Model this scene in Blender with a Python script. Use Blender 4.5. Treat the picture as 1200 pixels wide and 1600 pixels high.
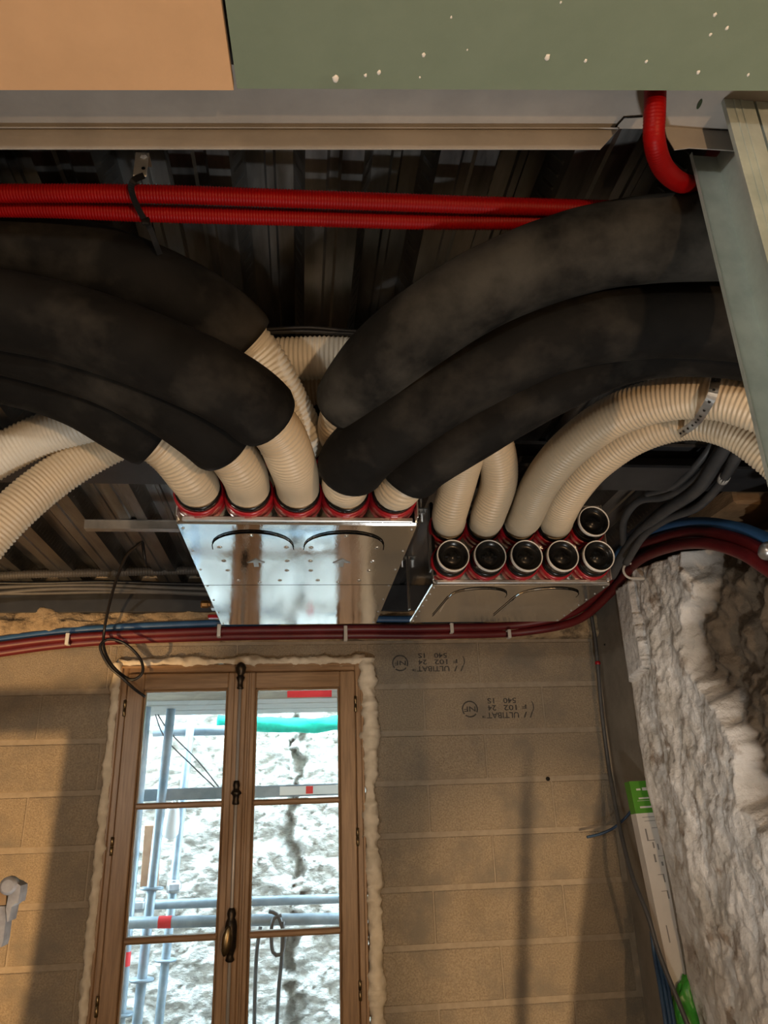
import bpy, bmesh, math, random
from mathutils import Vector, Matrix, noise
random.seed(7)
for o in list(bpy.data.objects): bpy.data.objects.remove(o)
SC = bpy.context.scene
COL = SC.collection
EZ = 1.60                      # eye height above the floor
# ------------------------------------------------------------------ camera
F = 1161.0
YAW, PITCH, ROLL = (math.radians(a) for a in (6.70, 21.17, 1.90))
_f = Vector((math.sin(YAW)*math.cos(PITCH), math.cos(YAW)*math.cos(PITCH), math.sin(PITCH)))
_r = Vector((math.cos(YAW), -math.sin(YAW), 0)); _d = _f.cross(_r)
CX = math.cos(ROLL)*_r + math.sin(ROLL)*_d
CY = -math.sin(ROLL)*_r + math.cos(ROLL)*_d
CZ = _f
cam = bpy.data.cameras.new('camera'); camo = bpy.data.objects.new('camera', cam); COL.objects.link(camo)
cam.sensor_fit = 'VERTICAL'; cam.sensor_height = 36.0; cam.lens = F/1600*36.0; cam.clip_start = 0.02
m = Matrix((CX, -CY, -CZ)).transposed().to_4x4(); m.translation = (0, 0, EZ)
camo.matrix_world = m
SC.camera = camo
# ------------------------------------------------------------------ world, lamps, exposure
W = bpy.data.worlds.new('world'); SC.world = W; W.use_nodes = True
bg = W.node_tree.nodes['Background']; bg.inputs[0].default_value = (0.64, 0.84, 1.0, 1); bg.inputs[1].default_value = 40.0
VS = SC.view_settings
VS.view_transform = 'Standard'; VS.look = 'None'; VS.gamma = 1.0; VS.exposure = -0.52; VS.use_curve_mapping = False
def lamp(name, kind, loc, energy, color, size=0.05, aim=None, angle=60, blend=0.5):
    l = bpy.data.lights.new(name, kind); l.energy = energy; l.color = color
    if kind == 'AREA': l.size = size
    else: l.shadow_soft_size = size
    o = bpy.data.objects.new(name, l); COL.objects.link(o); o.location = (loc[0], loc[1], loc[2]+EZ)
    if aim is not None:
        o.rotation_euler = (Vector(aim)-Vector(loc)).to_track_quat('-Z', 'Y').to_euler()
    if kind == 'SPOT': l.spot_size = math.radians(angle); l.spot_blend = blend
    return o
WARM = (1.0, 0.62, 0.30)
LL = (-1.90, 1.0, -1.25); LR = (0.95, -0.85, -1.20)
lamp('work_lamp_back', 'POINT', (0.74, -1.5, -0.50), 160, (1.0, 0.63, 0.34), 0.03)
lamp('work_lamp_floor', 'SPOT', LL, 500, (1.0, 0.60, 0.26), 0.015, aim=(-1.42, 3.4, 0.0), angle=42, blend=0.5)
lamp('work_lamp_right', 'SPOT', LR, 620, (1.0, 0.68, 0.38), 0.014, aim=(1.02, 3.4, -0.60), angle=22, blend=0.9)
lamp('fill_light_up', 'SPOT', (0.45, 0.90, -1.25), 80, (1.0, 0.98, 0.93), 0.06, aim=(0.55, 1.20, 0.8), angle=132, blend=0.55)  # added upward fill, no such lamp: neutral light for tubes and ceiling
lamp('room_fill', 'POINT', (-2.3, -2.4, 0.35), 165, (1.0, 0.95, 0.85), 0.08)  # unseen fill added for the neutral daylight from behind the camera
# ------------------------------------------------------------------ pixel -> world (photo frame 1200 x 1600), at a real distance
def ray(x, y): return CX*((x-600)/F) + CY*((y-800)/F) + CZ
def aY(x, y, Y): d = ray(x, y); v = d*(Y/d.y); v.z += EZ; return v
def aZ(x, y, Z): d = ray(x, y); v = d*(Z/d.z); v.z += EZ; return v
def aX(x, y, X): d = ray(x, y); v = d*(X/d.x); v.z += EZ; return v
def aD(x, y, D): v = ray(x, y)*D; v.z += EZ; return v
def V(x, y, h): return Vector((x, y, h+EZ))
# ------------------------------------------------------------------ materials
def mat(name, c1, c2=None, scale=8, rough=0.7, metal=0.0, bump=0.0, bscale=None, c3=None, s3=3, lo3=0.52, hi3=0.62,
        detail=6, stretch=None, rough2=None, lo=0.35, hi=0.65, spec=None, dist=0.004):
    M = bpy.data.materials.new(name); M.use_nodes = True; nt = M.node_tree; N = nt.nodes; L = nt.links
    b = N['Principled BSDF']; b.inputs['Roughness'].default_value = rough; b.inputs['Metallic'].default_value = metal
    if spec is not None: b.inputs['Specular IOR Level'].default_value = spec
    if c2 is None and not bump:
        b.inputs['Base Color'].default_value = (*c1, 1); return M
    tc = N.new('ShaderNodeTexCoord'); src = tc.outputs['Object']
    geo = N.new('ShaderNodeNewGeometry'); src = geo.outputs['Position']
    if stretch:
        mp = N.new('ShaderNodeMapping'); mp.inputs['Scale'].default_value = stretch; L.new(src, mp.inputs['Vector']); src = mp.outputs[0]
    def ns(s, d=detail):
        n = N.new('ShaderNodeTexNoise'); n.inputs['Scale'].default_value = s; n.inputs['Detail'].default_value = d
        n.inputs['Roughness'].default_value = 0.6
        L.new(src, n.inputs['Vector']); return n
    def mr(inp, a, b_, c=0, d=1):
        r = N.new('ShaderNodeMapRange'); r.inputs[1].default_value = a; r.inputs[2].default_value = b_
        r.inputs[3].default_value = c; r.inputs[4].default_value = d; L.new(inp, r.inputs[0]); return r.outputs[0]
    def mix(fac, a, bb):
        x = N.new('ShaderNodeMix'); x.data_type = 'RGBA'; L.new(fac, x.inputs[0])
        for sock, val in ((x.inputs[6], a), (x.inputs[7], bb)):
            if isinstance(val, tuple): sock.default_value = (*val, 1)
            else: L.new(val, sock)
        return x.outputs[2]
    col = None
    if c2 is not None:
        n1 = ns(scale); f = mr(n1.outputs[0], lo, hi); col = mix(f, c1, c2)
        if rough2 is not None: L.new(mr(n1.outputs[0], lo, hi, rough, rough2), b.inputs['Roughness'])
    else:
        b.inputs['Base Color'].default_value = (*c1, 1)
    if c3 is not None:
        n3 = ns(s3); col = mix(mr(n3.outputs[0], lo3, hi3), col if col is not None else c1, c3)
    if col is not None: L.new(col, b.inputs['Base Color'])
    if bump:
        nb = ns(bscale or scale*4); bp = N.new('ShaderNodeBump'); bp.inputs['Strength'].default_value = bump; bp.inputs['Distance'].default_value = dist
        L.new(nb.outputs[0], bp.inputs['Height']); L.new(bp.outputs[0], b.inputs['Normal'])
    M['extra'] = 1
    return M
def attr_mix(M, attr, color, rough=None):
    """blend the material's colour to another by a mesh attribute (shape of a patch of other material)"""
    nt = M.node_tree; N = nt.nodes; L = nt.links; b = N['Principled BSDF']
    a = N.new('ShaderNodeAttribute'); a.attribute_name = attr
    x = N.new('ShaderNodeMix'); x.data_type = 'RGBA'
    L.new(a.outputs['Fac'], x.inputs[0])
    lk = b.inputs['Base Color'].links
    if lk: L.new(lk[0].from_socket, x.inputs[6])
    else: x.inputs[6].default_value = b.inputs['Base Color'].default_value
    n = N.new('ShaderNodeTexNoise'); n.inputs['Scale'].default_value = 25; n.inputs['Detail'].default_value = 8
    g = N.new('ShaderNodeNewGeometry'); L.new(g.outputs['Position'], n.inputs['Vector'])
    y = N.new('ShaderNodeMix'); y.data_type = 'RGBA'; L.new(n.outputs[0], y.inputs[0])
    y.inputs[6].default_value = (color[0]*0.5, color[1]*0.5, color[2]*0.5, 1); y.inputs[7].default_value = (min(1, color[0]*1.5), min(1, color[1]*1.5), min(1, color[2]*1.5), 1)
    L.new(y.outputs[2], x.inputs[7]); L.new(x.outputs[2], b.inputs['Base Color'])
MT = {}
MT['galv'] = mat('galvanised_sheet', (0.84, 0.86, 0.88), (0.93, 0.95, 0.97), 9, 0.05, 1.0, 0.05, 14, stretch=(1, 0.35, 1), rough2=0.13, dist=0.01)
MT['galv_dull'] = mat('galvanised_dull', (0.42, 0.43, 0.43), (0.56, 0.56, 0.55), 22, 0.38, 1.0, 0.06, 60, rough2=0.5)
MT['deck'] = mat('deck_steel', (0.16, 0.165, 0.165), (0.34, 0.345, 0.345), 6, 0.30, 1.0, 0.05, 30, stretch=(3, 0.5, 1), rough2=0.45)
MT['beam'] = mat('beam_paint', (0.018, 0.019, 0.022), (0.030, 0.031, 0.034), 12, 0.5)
MT['black_foam'] = mat('black_foam', (0.004, 0.0039, 0.0037), (0.009, 0.0086, 0.008), 9, 0.78, 0, 0.15, 120, c3=(0.036, 0.033, 0.028), s3=7, lo3=0.50, hi3=0.80, spec=0.12)
MT['dusty_foam'] = mat('dusty_foam', (0.0045, 0.0045, 0.0043), (0.013, 0.0125, 0.0112), 9, 0.8, 0, 0.15, 120, c3=(0.042, 0.040, 0.035), s3=6.5, lo3=0.44, hi3=0.66, spec=0.12)
MT['tube'] = mat('ivory_plastic', (0.49, 0.405, 0.285), (0.55, 0.455, 0.325), 5, 0.42)
MT['tube_grey'] = mat('pale_plastic', (0.56, 0.54, 0.47), (0.63, 0.605, 0.53), 5, 0.42)
MT['redplastic'] = mat('red_plastic', (0.27, 0.005, 0.012), (0.32, 0.007, 0.015), 10, 0.30)
MT['blackplastic'] = mat('black_plastic', (0.006, 0.006, 0.006), None, rough=0.25, spec=0.3)
MT['rim'] = mat('white_plastic', (0.74, 0.70, 0.63), None, rough=0.4)
MT['redconduit'] = mat('red_conduit', (0.18, 0.001, 0.001), (0.23, 0.0015, 0.0015), 8, 0.45, spec=0.15)
MT['redpipe'] = mat('red_pipe', (0.095, 0.006, 0.008), (0.13, 0.009, 0.011), 15, 0.45)
MT['bluepipe'] = mat('blue_pipe', (0.025, 0.085, 0.20), (0.035, 0.11, 0.25), 15, 0.45)
MT['greycable'] = mat('grey_cable', (0.055, 0.057, 0.060), (0.075, 0.076, 0.078), 20, 0.5)
MT['greyconduit'] = mat('grey_conduit', (0.075, 0.07, 0.062), (0.11, 0.10, 0.09), 10, 0.5)
MT['palecable'] = mat('pale_cable', (0.085, 0.08, 0.07), (0.12, 0.11, 0.10), 10, 0.55)
MT['blackcable'] = mat('black_cable', (0.010, 0.010, 0.011), None, rough=0.4)
MT['tie'] = mat('cable_tie_black', (0.007, 0.0065, 0.006), None, rough=0.6, spec=0.1)
MT['white_clip'] = mat('white_clip', (0.62, 0.60, 0.55), None, rough=0.45)
MT['brass'] = mat('brass', (0.55, 0.33, 0.14), (0.65, 0.42, 0.2), 20, 0.3, 1.0)
MT['green_board'] = mat('green_plasterboard', (0.160, 0.212, 0.155), (0.173, 0.226, 0.167), 18, 0.85, 0, 0.06, 300, c3=(0.13, 0.165, 0.12), s3=6, lo3=0.60, hi3=0.78)
MT['beige_board'] = mat('beige_plasterboard', (0.56, 0.35, 0.19), (0.60, 0.375, 0.205), 14, 0.85, 0, 0.05, 300)
MT['plaster_speck'] = mat('plaster_speck', (0.75, 0.72, 0.66), None, rough=0.9)
MT['track'] = mat('track_steel', (0.285, 0.27, 0.25), (0.34, 0.32, 0.295), 14, 0.65, 0.15, 0.05, 80)
MT['stud'] = mat('stud_steel', (0.42, 0.50, 0.49), (0.54, 0.62, 0.60), 26, 0.42, 0.35, 0.08, 90, rough2=0.55)
MT['block'] = mat('concrete_block', (0.24, 0.19, 0.13), (0.37, 0.305, 0.22), 150, 0.95, 0, 0.9, 190, c3=(0.215, 0.185, 0.145), s3=5.5, lo3=0.46, hi3=0.66, dist=0.006)
MT['mortar'] = mat('mortar', (0.26, 0.215, 0.16), (0.32, 0.27, 0.205), 30, 0.95, 0, 0.5, 60)
MT['ink'] = mat('stamp_ink', (0.035, 0.032, 0.030), (0.09, 0.08, 0.07), 90, 0.9)
MT['wood'] = mat('window_wood', (0.22, 0.13, 0.066), (0.35, 0.215, 0.112), 9, 0.38, 0, 0.05, 60, stretch=(9, 9, 0.6))
MT['wood_h'] = mat('window_wood_rail', (0.22, 0.13, 0.066), (0.35, 0.215, 0.112), 9, 0.38, 0, 0.05, 60, stretch=(0.6, 9, 9))
MT['foam'] = mat('expanding_foam', (0.58, 0.51, 0.39), (0.70, 0.62, 0.49), 18, 0.75, 0, 0.3, 90)
MT['bronze'] = mat('bronze_dark', (0.030, 0.024, 0.020), (0.06, 0.045, 0.03), 30, 0.35, 0.8)
MT['bronze_hi'] = mat('bronze_worn', (0.30, 0.22, 0.11), (0.16, 0.12, 0.07), 30, 0.3, 1.0)
MT['rod'] = mat('polished_rod', (0.50, 0.47, 0.43), None, rough=0.35, metal=0.35)
MT['stone_out'] = mat('limestone_outside', (0.46, 0.44, 0.41), (0.74, 0.72, 0.69), 16, 0.95, 0, 0.8, 34, c3=(0.26, 0.24, 0.21), s3=10, lo3=0.58, hi3=0.70, dist=0.02, stretch=(1, 1, 2.0))
MT['scaff'] = mat('scaffold_steel', (0.20, 0.26, 0.31), (0.30, 0.36, 0.41), 12, 0.45, 0.2)
MT['plank'] = mat('scaffold_plank', (0.30, 0.285, 0.26), (0.40, 0.38, 0.34), 10, 0.8, stretch=(1, 8, 8))
MT['redtape'] = mat('red_tape', (0.75, 0.03, 0.04), None, rough=0.5)
MT['whitetape'] = mat('white_tape', (0.85, 0.85, 0.85), None, rough=0.5)
MT['greennet'] = mat('green_net', (0.0, 0.42, 0.30), (0.0, 0.55, 0.40), 30, 0.7)
MT['rustboard'] = mat('brown_board', (0.26, 0.14, 0.08), (0.35, 0.2, 0.12), 12, 0.8)
MT['plaster'] = mat('old_plaster', (0.64, 0.61, 0.56), (0.90, 0.89, 0.87), 6, 0.95, 0, 0.7, 34, c3=(0.38, 0.31, 0.25), s3=9, lo3=0.57, hi3=0.65, detail=12, lo=0.42, hi=0.58, dist=0.016)
attr_mix(MT['plaster'], 'rubble', (0.11, 0.085, 0.06))
attr_mix(MT['plaster'], 'whitewash', (0.84, 0.82, 0.78))
attr_mix(MT['plaster'], 'brick', (0.40, 0.16, 0.08))
MT['render'] = mat('cement_render', (0.20, 0.175, 0.14), (0.27, 0.24, 0.195), 7, 0.95, 0, 0.4, 40)
MT['ledge'] = mat('old_stone', (0.30, 0.215, 0.12), (0.46, 0.345, 0.21), 12, 0.95, 0, 0.9, 50, c3=(0.14, 0.10, 0.06), s3=9, lo3=0.55, hi3=0.66, dist=0.015)
MT['timber'] = mat('old_timber', (0.16, 0.095, 0.045), (0.26, 0.16, 0.08), 10, 0.85, 0, 0.4, 40, stretch=(1, 1, 4))
MT['floor'] = mat('screed', (0.13, 0.12, 0.105), (0.19, 0.175, 0.15), 5, 0.95, 0, 0.3, 40)
MT['wallplain'] = mat('bare_wall', (0.36, 0.31, 0.25), (0.44, 0.38, 0.31), 5, 0.95, 0, 0.3, 40)
MT['carton_white'] = mat('carton_white', (0.62, 0.60, 0.57), (0.67, 0.65, 0.62), 12, 0.6)
MT['carton_green'] = mat('carton_green', (0.07, 0.27, 0.018), (0.085, 0.31, 0.025), 12, 0.55)
MT['green_bag'] = mat('green_bag', (0.03, 0.24, 0.02), (0.05, 0.34, 0.035), 12, 0.35)
MT['print_grey'] = mat('print_grey', (0.22, 0.215, 0.21), None, rough=0.7)
MT['bluecable'] = mat('blue_cable', (0.02, 0.05, 0.11), (0.03, 0.075, 0.15), 12, 0.45)
MT['alu'] = mat('cast_aluminium', (0.45, 0.45, 0.46), (0.62, 0.62, 0.63), 30, 0.35, 0.9)
MT['clamp_grey'] = mat('clamp_grey', (0.20, 0.20, 0.21), (0.34, 0.34, 0.35), 40, 0.6, 0.2)
MT['clamp_brown'] = mat('clamp_brown', (0.30, 0.19, 0.09), (0.40, 0.27, 0.14), 40, 0.7)
MT['zinc'] = mat('zinc_plate', (0.55, 0.52, 0.46), (0.65, 0.62, 0.55), 30, 0.5, 0.4)
MT['soil'] = mat('soil', (0.05, 0.045, 0.04), (0.09, 0.08, 0.07), 6, 0.95)
MT['gap'] = mat('dark_gap', (0.004, 0.004, 0.004), None, rough=1.0, spec=0.0)
def glass():
    M = bpy.data.materials.new('window_glass'); M.use_nodes = True; nt = M.node_tree; N = nt.nodes; L = nt.links
    N.remove(N['Principled BSDF']); out = N['Material Output']
    t = N.new('ShaderNodeBsdfTransparent'); t.inputs[0].default_value = (0.94, 0.97, 0.97, 1)
    g = N.new('ShaderNodeBsdfGlossy'); g.inputs['Roughness'].default_value = 0.01
    fr = N.new('ShaderNodeFresnel'); fr.inputs[0].default_value = 1.45; x = N.new('ShaderNodeMixShader')
    L.new(fr.outputs[0], x.inputs[0]); L.new(t.outputs[0], x.inputs[1]); L.new(g.outputs[0], x.inputs[2]); L.new(x.outputs[0], out.inputs[0])
    return M
MT['glass'] = glass()
# ------------------------------------------------------------------ mesh helpers
ORG = {}
class MB:
    def __init__(s): s.v = []; s.f = []; s.sm = []
    def add(s, vs, fs, smooth=False):
        o = len(s.v); s.v += [Vector(v) for v in vs]
        for f in fs: s.f.append([i+o for i in f]); s.sm.append(smooth)
        return s
    def box(s, a, b, ch=0.0):
        x0, x1 = sorted((a[0], b[0])); y0, y1 = sorted((a[1], b[1])); z0, z1 = sorted((a[2], b[2]))
        if not ch:
            return s.add([(x0,y0,z0),(x1,y0,z0),(x1,y1,z0),(x0,y1,z0),(x0,y0,z1),(x1,y0,z1),(x1,y1,z1),(x0,y1,z1)],
                         [(0,3,2,1),(4,5,6,7),(0,1,5,4),(1,2,6,5),(2,3,7,6),(3,0,4,7)])
        bm = bmesh.new(); bmesh.ops.create_cube(bm, size=1)
        for v in bm.verts: v.co = Vector(((x0+x1)/2+v.co.x*(x1-x0), (y0+y1)/2+v.co.y*(y1-y0), (z0+z1)/2+v.co.z*(z1-z0)))
        bmesh.ops.bevel(bm, geom=bm.edges[:], offset=min(ch, .45*min(x1-x0, y1-y0, z1-z0)), segments=1, affect='EDGES')
        s.bm(bm); return s
    def bm(s, bm, smooth=False):
        bm.verts.ensure_lookup_table(); bm.verts.index_update()
        s.add([v.co.copy() for v in bm.verts], [[v.index for v in f.verts] for f in bm.faces], smooth); bm.free(); return s
    def prism(s, poly, d):
        """poly: list of 3D points in one plane, extruded by vector d"""
        n = len(poly); d = Vector(d); vs = [Vector(p) for p in poly] + [Vector(p)+d for p in poly]
        s.add(vs, [list(range(n))[::-1], list(range(n, 2*n))] + [(i, (i+1) % n, n+(i+1) % n, n+i) for i in range(n)]); return s
    def sheet(s, prof, d, t):
        """open polyline profile (list of 3D pts) with thickness normal offset t (vector per pt or single), extruded along d"""
        n = len(prof); d = Vector(d)
        vs = [Vector(p) for p in prof] + [Vector(p)+d for p in prof]
        s.add(vs, [(i, i+1, n+i+1, n+i) for i in range(n-1)]); return s
    def lathe(s, c, ax, prof, seg=24, smooth=True, cap=True):
        """prof: list of (dist along axis, radius)"""
        ax = Vector(ax).normalized(); c = Vector(c); u = ax.orthogonal().normalized(); w = ax.cross(u)
        vs = []; fs = []
        for (t, r) in prof:
            for k in range(seg):
                a = 2*math.pi*k/seg; vs.append(c+ax*t+(u*math.cos(a)+w*math.sin(a))*r)
        for i in range(len(prof)-1):
            for k in range(seg):
                k2 = (k+1) % seg; fs.append((i*seg+k, i*seg+k2, (i+1)*seg+k2, (i+1)*seg+k))
        s.add(vs, fs, smooth)
        if cap:
            o = len(s.v)-len(vs)
            s.f.append([o+k for k in range(seg)][::-1]); s.sm.append(False)
            s.f.append([o+(len(prof)-1)*seg+k for k in range(seg)]); s.sm.append(False)
        return s
    def tube(s, path, rad, seg=12, cap=True, smooth=True, flat=None):
        """sweep; rad number or fn(i, arclength, angle)"""
        n = len(path); T = []
        for i in range(n):
            a = path[max(0, i-1)]; b = path[min(n-1, i+1)]; T.append((b-a).normalized())
        u = T[0].orthogonal().normalized(); vs = []; fs = []; al = 0
        for i in range(n):
            if i: al += (path[i]-path[i-1]).length
            u = (u-T[i]*u.dot(T[i])).normalized(); w = T[i].cross(u)
            for k in range(seg):
                a = 2*math.pi*k/seg; r = rad(i, al, a) if callable(rad) else rad
                vs.append(path[i]+(u*math.cos(a)+w*math.sin(a))*r)
        for i in range(n-1):
            for k in range(seg):
                k2 = (k+1) % seg; fs.append((i*seg+k, i*seg+k2, (i+1)*seg+k2, (i+1)*seg+k))
        o = len(s.v); s.add(vs, fs, smooth)
        if cap:
            s.f.append([o+k for k in range(seg)][::-1]); s.sm.append(False)
            s.f.append([o+(n-1)*seg+k for k in range(seg)]); s.sm.append(False)
        return s
    def mesh(s, name, m):
        o = Vector((0, 0, 0))
        if s.v:
            o = Vector(((min(v.x for v in s.v)+max(v.x for v in s.v))/2, (min(v.y for v in s.v)+max(v.y for v in s.v))/2, min(v.z for v in s.v)))
        me = bpy.data.meshes.new(name); me.from_pydata([v-o for v in s.v], [], s.f); me.update()
        me.polygons.foreach_set('use_smooth', s.sm); me.materials.append(m)
        return me, o
    def build(s, name, m, parent=None):
        me, o = s.mesh(name, MT[m] if isinstance(m, str) else m)
        ob = bpy.data.objects.new(name, me); COL.objects.link(ob)
        return place(ob, o, parent)
def place(ob, o, parent=None):
    if parent is not None:
        ob.parent = parent; ob.location = o - ORG[parent.name]
    else: ob.location = o
    ORG[ob.name] = Vector(o); return ob
def inst(src, name, o, parent=None):
    ob = bpy.data.objects.new(name, src.data); COL.objects.link(ob); return place(ob, Vector(o), parent)
def thing(name, loc, label, cat, group=None):
    o = bpy.data.objects.new(name, None); COL.objects.link(o); o.empty_display_size = 0.05
    place(o, Vector(loc)); return tag(o, label, cat, group)
def tag(o, label=None, cat=None, group=None, kind=None):
    if label: o['label'] = label
    if cat: o['category'] = cat
    if group: o['group'] = group
    if kind: o['kind'] = kind
    return o
def curve(pts, step=0.01):
    """Catmull-Rom through pts (Vectors), resampled evenly"""
    P = [pts[0]*2-pts[1]] + list(pts) + [pts[-1]*2-pts[-2]]; out = []
    for i in range(1, len(P)-2):
        p0, p1, p2, p3 = P[i-1:i+3]
        t0 = 0; t1 = t0+(p1-p0).length**.5; t2 = t1+(p2-p1).length**.5; t3 = t2+(p3-p2).length**.5
        for k in range(24):
            t = t1+(t2-t1)*k/24
            A1 = p0*((t1-t)/(t1-t0))+p1*((t-t0)/(t1-t0)); A2 = p1*((t2-t)/(t2-t1))+p2*((t-t1)/(t2-t1)); A3 = p2*((t3-t)/(t3-t2))+p3*((t-t2)/(t3-t2))
            B1 = A1*((t2-t)/(t2-t0))+A2*((t-t0)/(t2-t0)); B2 = A2*((t3-t)/(t3-t1))+A3*((t-t1)/(t3-t1))
            out.append(B1*((t2-t)/(t2-t1))+B2*((t-t1)/(t2-t1)))
    out.append(P[-2].copy())
    L = [0]
    for a, b in zip(out, out[1:]): L.append(L[-1]+(b-a).length)
    n = max(2, int(L[-1]/step)); res = []; j = 0
    for k in range(n+1):
        d = L[-1]*k/n
        while j < len(L)-2 and L[j+1] < d: j += 1
        f = (d-L[j])/max(1e-9, L[j+1]-L[j]); res.append(out[j].lerp(out[j+1], min(1, max(0, f))))
    return res
def corr(r, amp, pitch): return lambda i, al, a: r+amp*(0.5+0.5*math.cos(2*math.pi*al/pitch))
def text_mb(txt, size, ext=0.0004):
    cu = bpy.data.curves.new('t', 'FONT'); cu.body = txt; cu.size = size; cu.extrude = ext; cu.align_x = 'LEFT'; cu.resolution_u = 3; cu.offset = 0.018
    ob = bpy.data.objects.new('t', cu); COL.objects.link(ob)
    dg = bpy.context.evaluated_depsgraph_get(); dg.update()
    me = bpy.data.meshes.new_from_object(ob.evaluated_get(dg))
    vs = [v.co.copy() for v in me.vertices]; fs = [list(p.vertices) for p in me.polygons]
    bpy.data.objects.remove(ob); bpy.data.curves.remove(cu); bpy.data.meshes.remove(me)
    return vs, fs
def fbm(p, s, o=4): return noise.fractal(Vector(p)*s, 1.0, 2.0, o)
# ================================================================== STRUCTURE
WY = 3.40; XL, XR = -0.786, 0.276; WT, WB = 0.584, -1.07
XW0, XW1 = -2.60, 1.395
ZD = 0.94                        # underside of the deck above eye
def struct(o, label=None): o['kind'] = 'structure'; return o
fl = MB().box((XW0-.2, -2.9, EZ*0-.12), (XW1+.4, WY+.2, 0)).build('floor', 'floor'); struct(fl)
struct(MB().box((XW0-.2, -2.9, 0), (XW0, WY+.2, EZ+ZD+.3)).build('wall_left', 'wallplain'))
struct(MB().box((XW0, -2.9, 0), (XW1+.4, -2.75, EZ+ZD+.3)).build('wall_front', 'wallplain'))
# ---- back wall of concrete blocks
zc = [0.684, 0.477, 0.271, 0.065, -0.144, -0.348, -0.560, -0.767, -0.975, -1.183, -1.391, -1.60]
mb = MB(); y0, y1 = WY+0.0022, WY+0.2
HX0, HX1, HT, HB = XL-0.025, XR+0.025, WT+0.025, WB-0.02
mb.box((XW0, y0, 0), (HX0, y1, EZ+.70)); mb.box((HX1, y0, 0), (XW1+.4, y1, EZ+.70))
mb.box((HX0, y0, EZ+HT), (HX1, y1, EZ+.70)); mb.box((HX0, y0, 0), (HX1, y1, EZ+HB))
mb.box((XW0, y0, EZ+.70), (XW1+.4, y1, EZ+ZD+.3))
wall = struct(mb.build('wall_back', 'mortar'))
stamp_blocks = {}
for r in range(len(zc)-1):
    zt, zb = zc[r]-0.010, zc[r+1]+0.010
    off = 0.552 if r % 2 else 0.819
    xs = [off+0.5535*k for k in range(-7, 3)]
    for a, b in zip(xs, xs[1:]):
        a += .0018; b -= .0018
        a = max(a, XW0); b = min(b, XW1-.002)
        if b-a < .03: continue
        segs = [(a, b, zb, zt)]
        if zb < HT and zt > HB and a < HX1 and b > HX0:
            segs = []
            z2 = zt
            if a < HX0: segs.append((a, HX0, zb, zt))
            if b > HX1: segs.append((HX1, b, zb, zt))
            if zt > HT+.02: segs.append((max(a, HX0), min(b, HX1), HT, zt))
            if zb < HB-.02: segs.append((max(a, HX0), min(b, HX1), zb, HB))
        for (p, q, u, v) in segs:
            if q-p < .02 or v-u < .02: continue
            pr = random.uniform(.0, .002)
            bl = MB().box((p, WY-pr, EZ+u), (q, y0+.02, EZ+v), .004).build('concrete_block', 'block', wall)
            stamp_blocks[(r, round((p+q)/2, 2))] = (bl, WY-pr)
# ---- the factory stamp, upside down on two blocks
def stamp(px0, px1, py0, py1, r):
    A = aY(px0, (py0+py1)/2, WY); B = aY(px1, (py0+py1)/2, WY); T = aY((px0+px1)/2, py0, WY); Bo = aY((px0+px1)/2, py1, WY)
    w = B.x-A.x; h = T.z-Bo.z; cx = (A.x+B.x)/2; cz = (T.z+Bo.z)/2
    best = min((k for k in stamp_blocks if k[0] == r), key=lambda k: abs(k[1]-cx)); blk, yy = stamp_blocks[best]
    mb = MB()
    def put(txt, x, z, ww, hh):     # upright local frame: x from 0..1, z from 0..1, then turned by 180 degrees
        vs, fs = text_mb(txt, 1.0); x0 = min(v.x for v in vs); x1 = max(v.x for v in vs); z0 = min(v.y for v in vs); z1 = max(v.y for v in vs)
        vs2 = []
        for v in vs:
            lx = x+(v.x-x0)/(x1-x0)*ww; lz = z+(v.y-z0)/(z1-z0)*hh
            vs2.append((cx+w/2-lx*w, yy-.0012+v.z*.5, cz+h/2-lz*h))
        mb.add(vs2, fs)
    put('ULTIBAT', .24, .70, .42, .28); put('TM', .67, .84, .05, .12)
    put('102', .26, .36, .17, .26); put('24', .53, .36, .11, .26)
    put('540', .26, .02, .17, .26); put('1S', .55, .02, .09, .26)
    put('/', .05, .70, .05, .28); put('/', .13, .70, .05, .28); put('F', .13, .36, .06, .2); put('(', .03, .2, .03, .5)
    put('NF', .80, .40, .15, .24)
    # ring of the mark
    seg = 28; R1, R2 = .105, .088
    vs = []; fs = []
    for k in range(seg):
        a = 2*math.pi*k/seg
        for rr in (R1, R2):
            vs.append((cx+w/2-(.875+rr*math.cos(a))*w, yy-.0012, cz+h/2-(.52+rr*math.sin(a)*1.05*w/h*0.95)*h))
    for k in range(seg):
        if k in (3, 11): continue
        k2 = (k+1) % seg; fs.append((2*k, 2*k+1, 2*k2+1, 2*k2))
    mb.add(vs, fs)
    mb.build('printed_stamp', 'ink', blk)
stamp(610, 730, 1020, 1050, 0)
stamp(719, 838, 1090, 1123, 1)
# drilled hole in the wall
p = aY(856, 1217, WY); MB().lathe(p+Vector((0, .004, 0)), (0, -1, 0), [(0, .009), (.007, .009), (.008, .007)], 14).build('drill_hole', 'blackplastic', wall)
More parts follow.
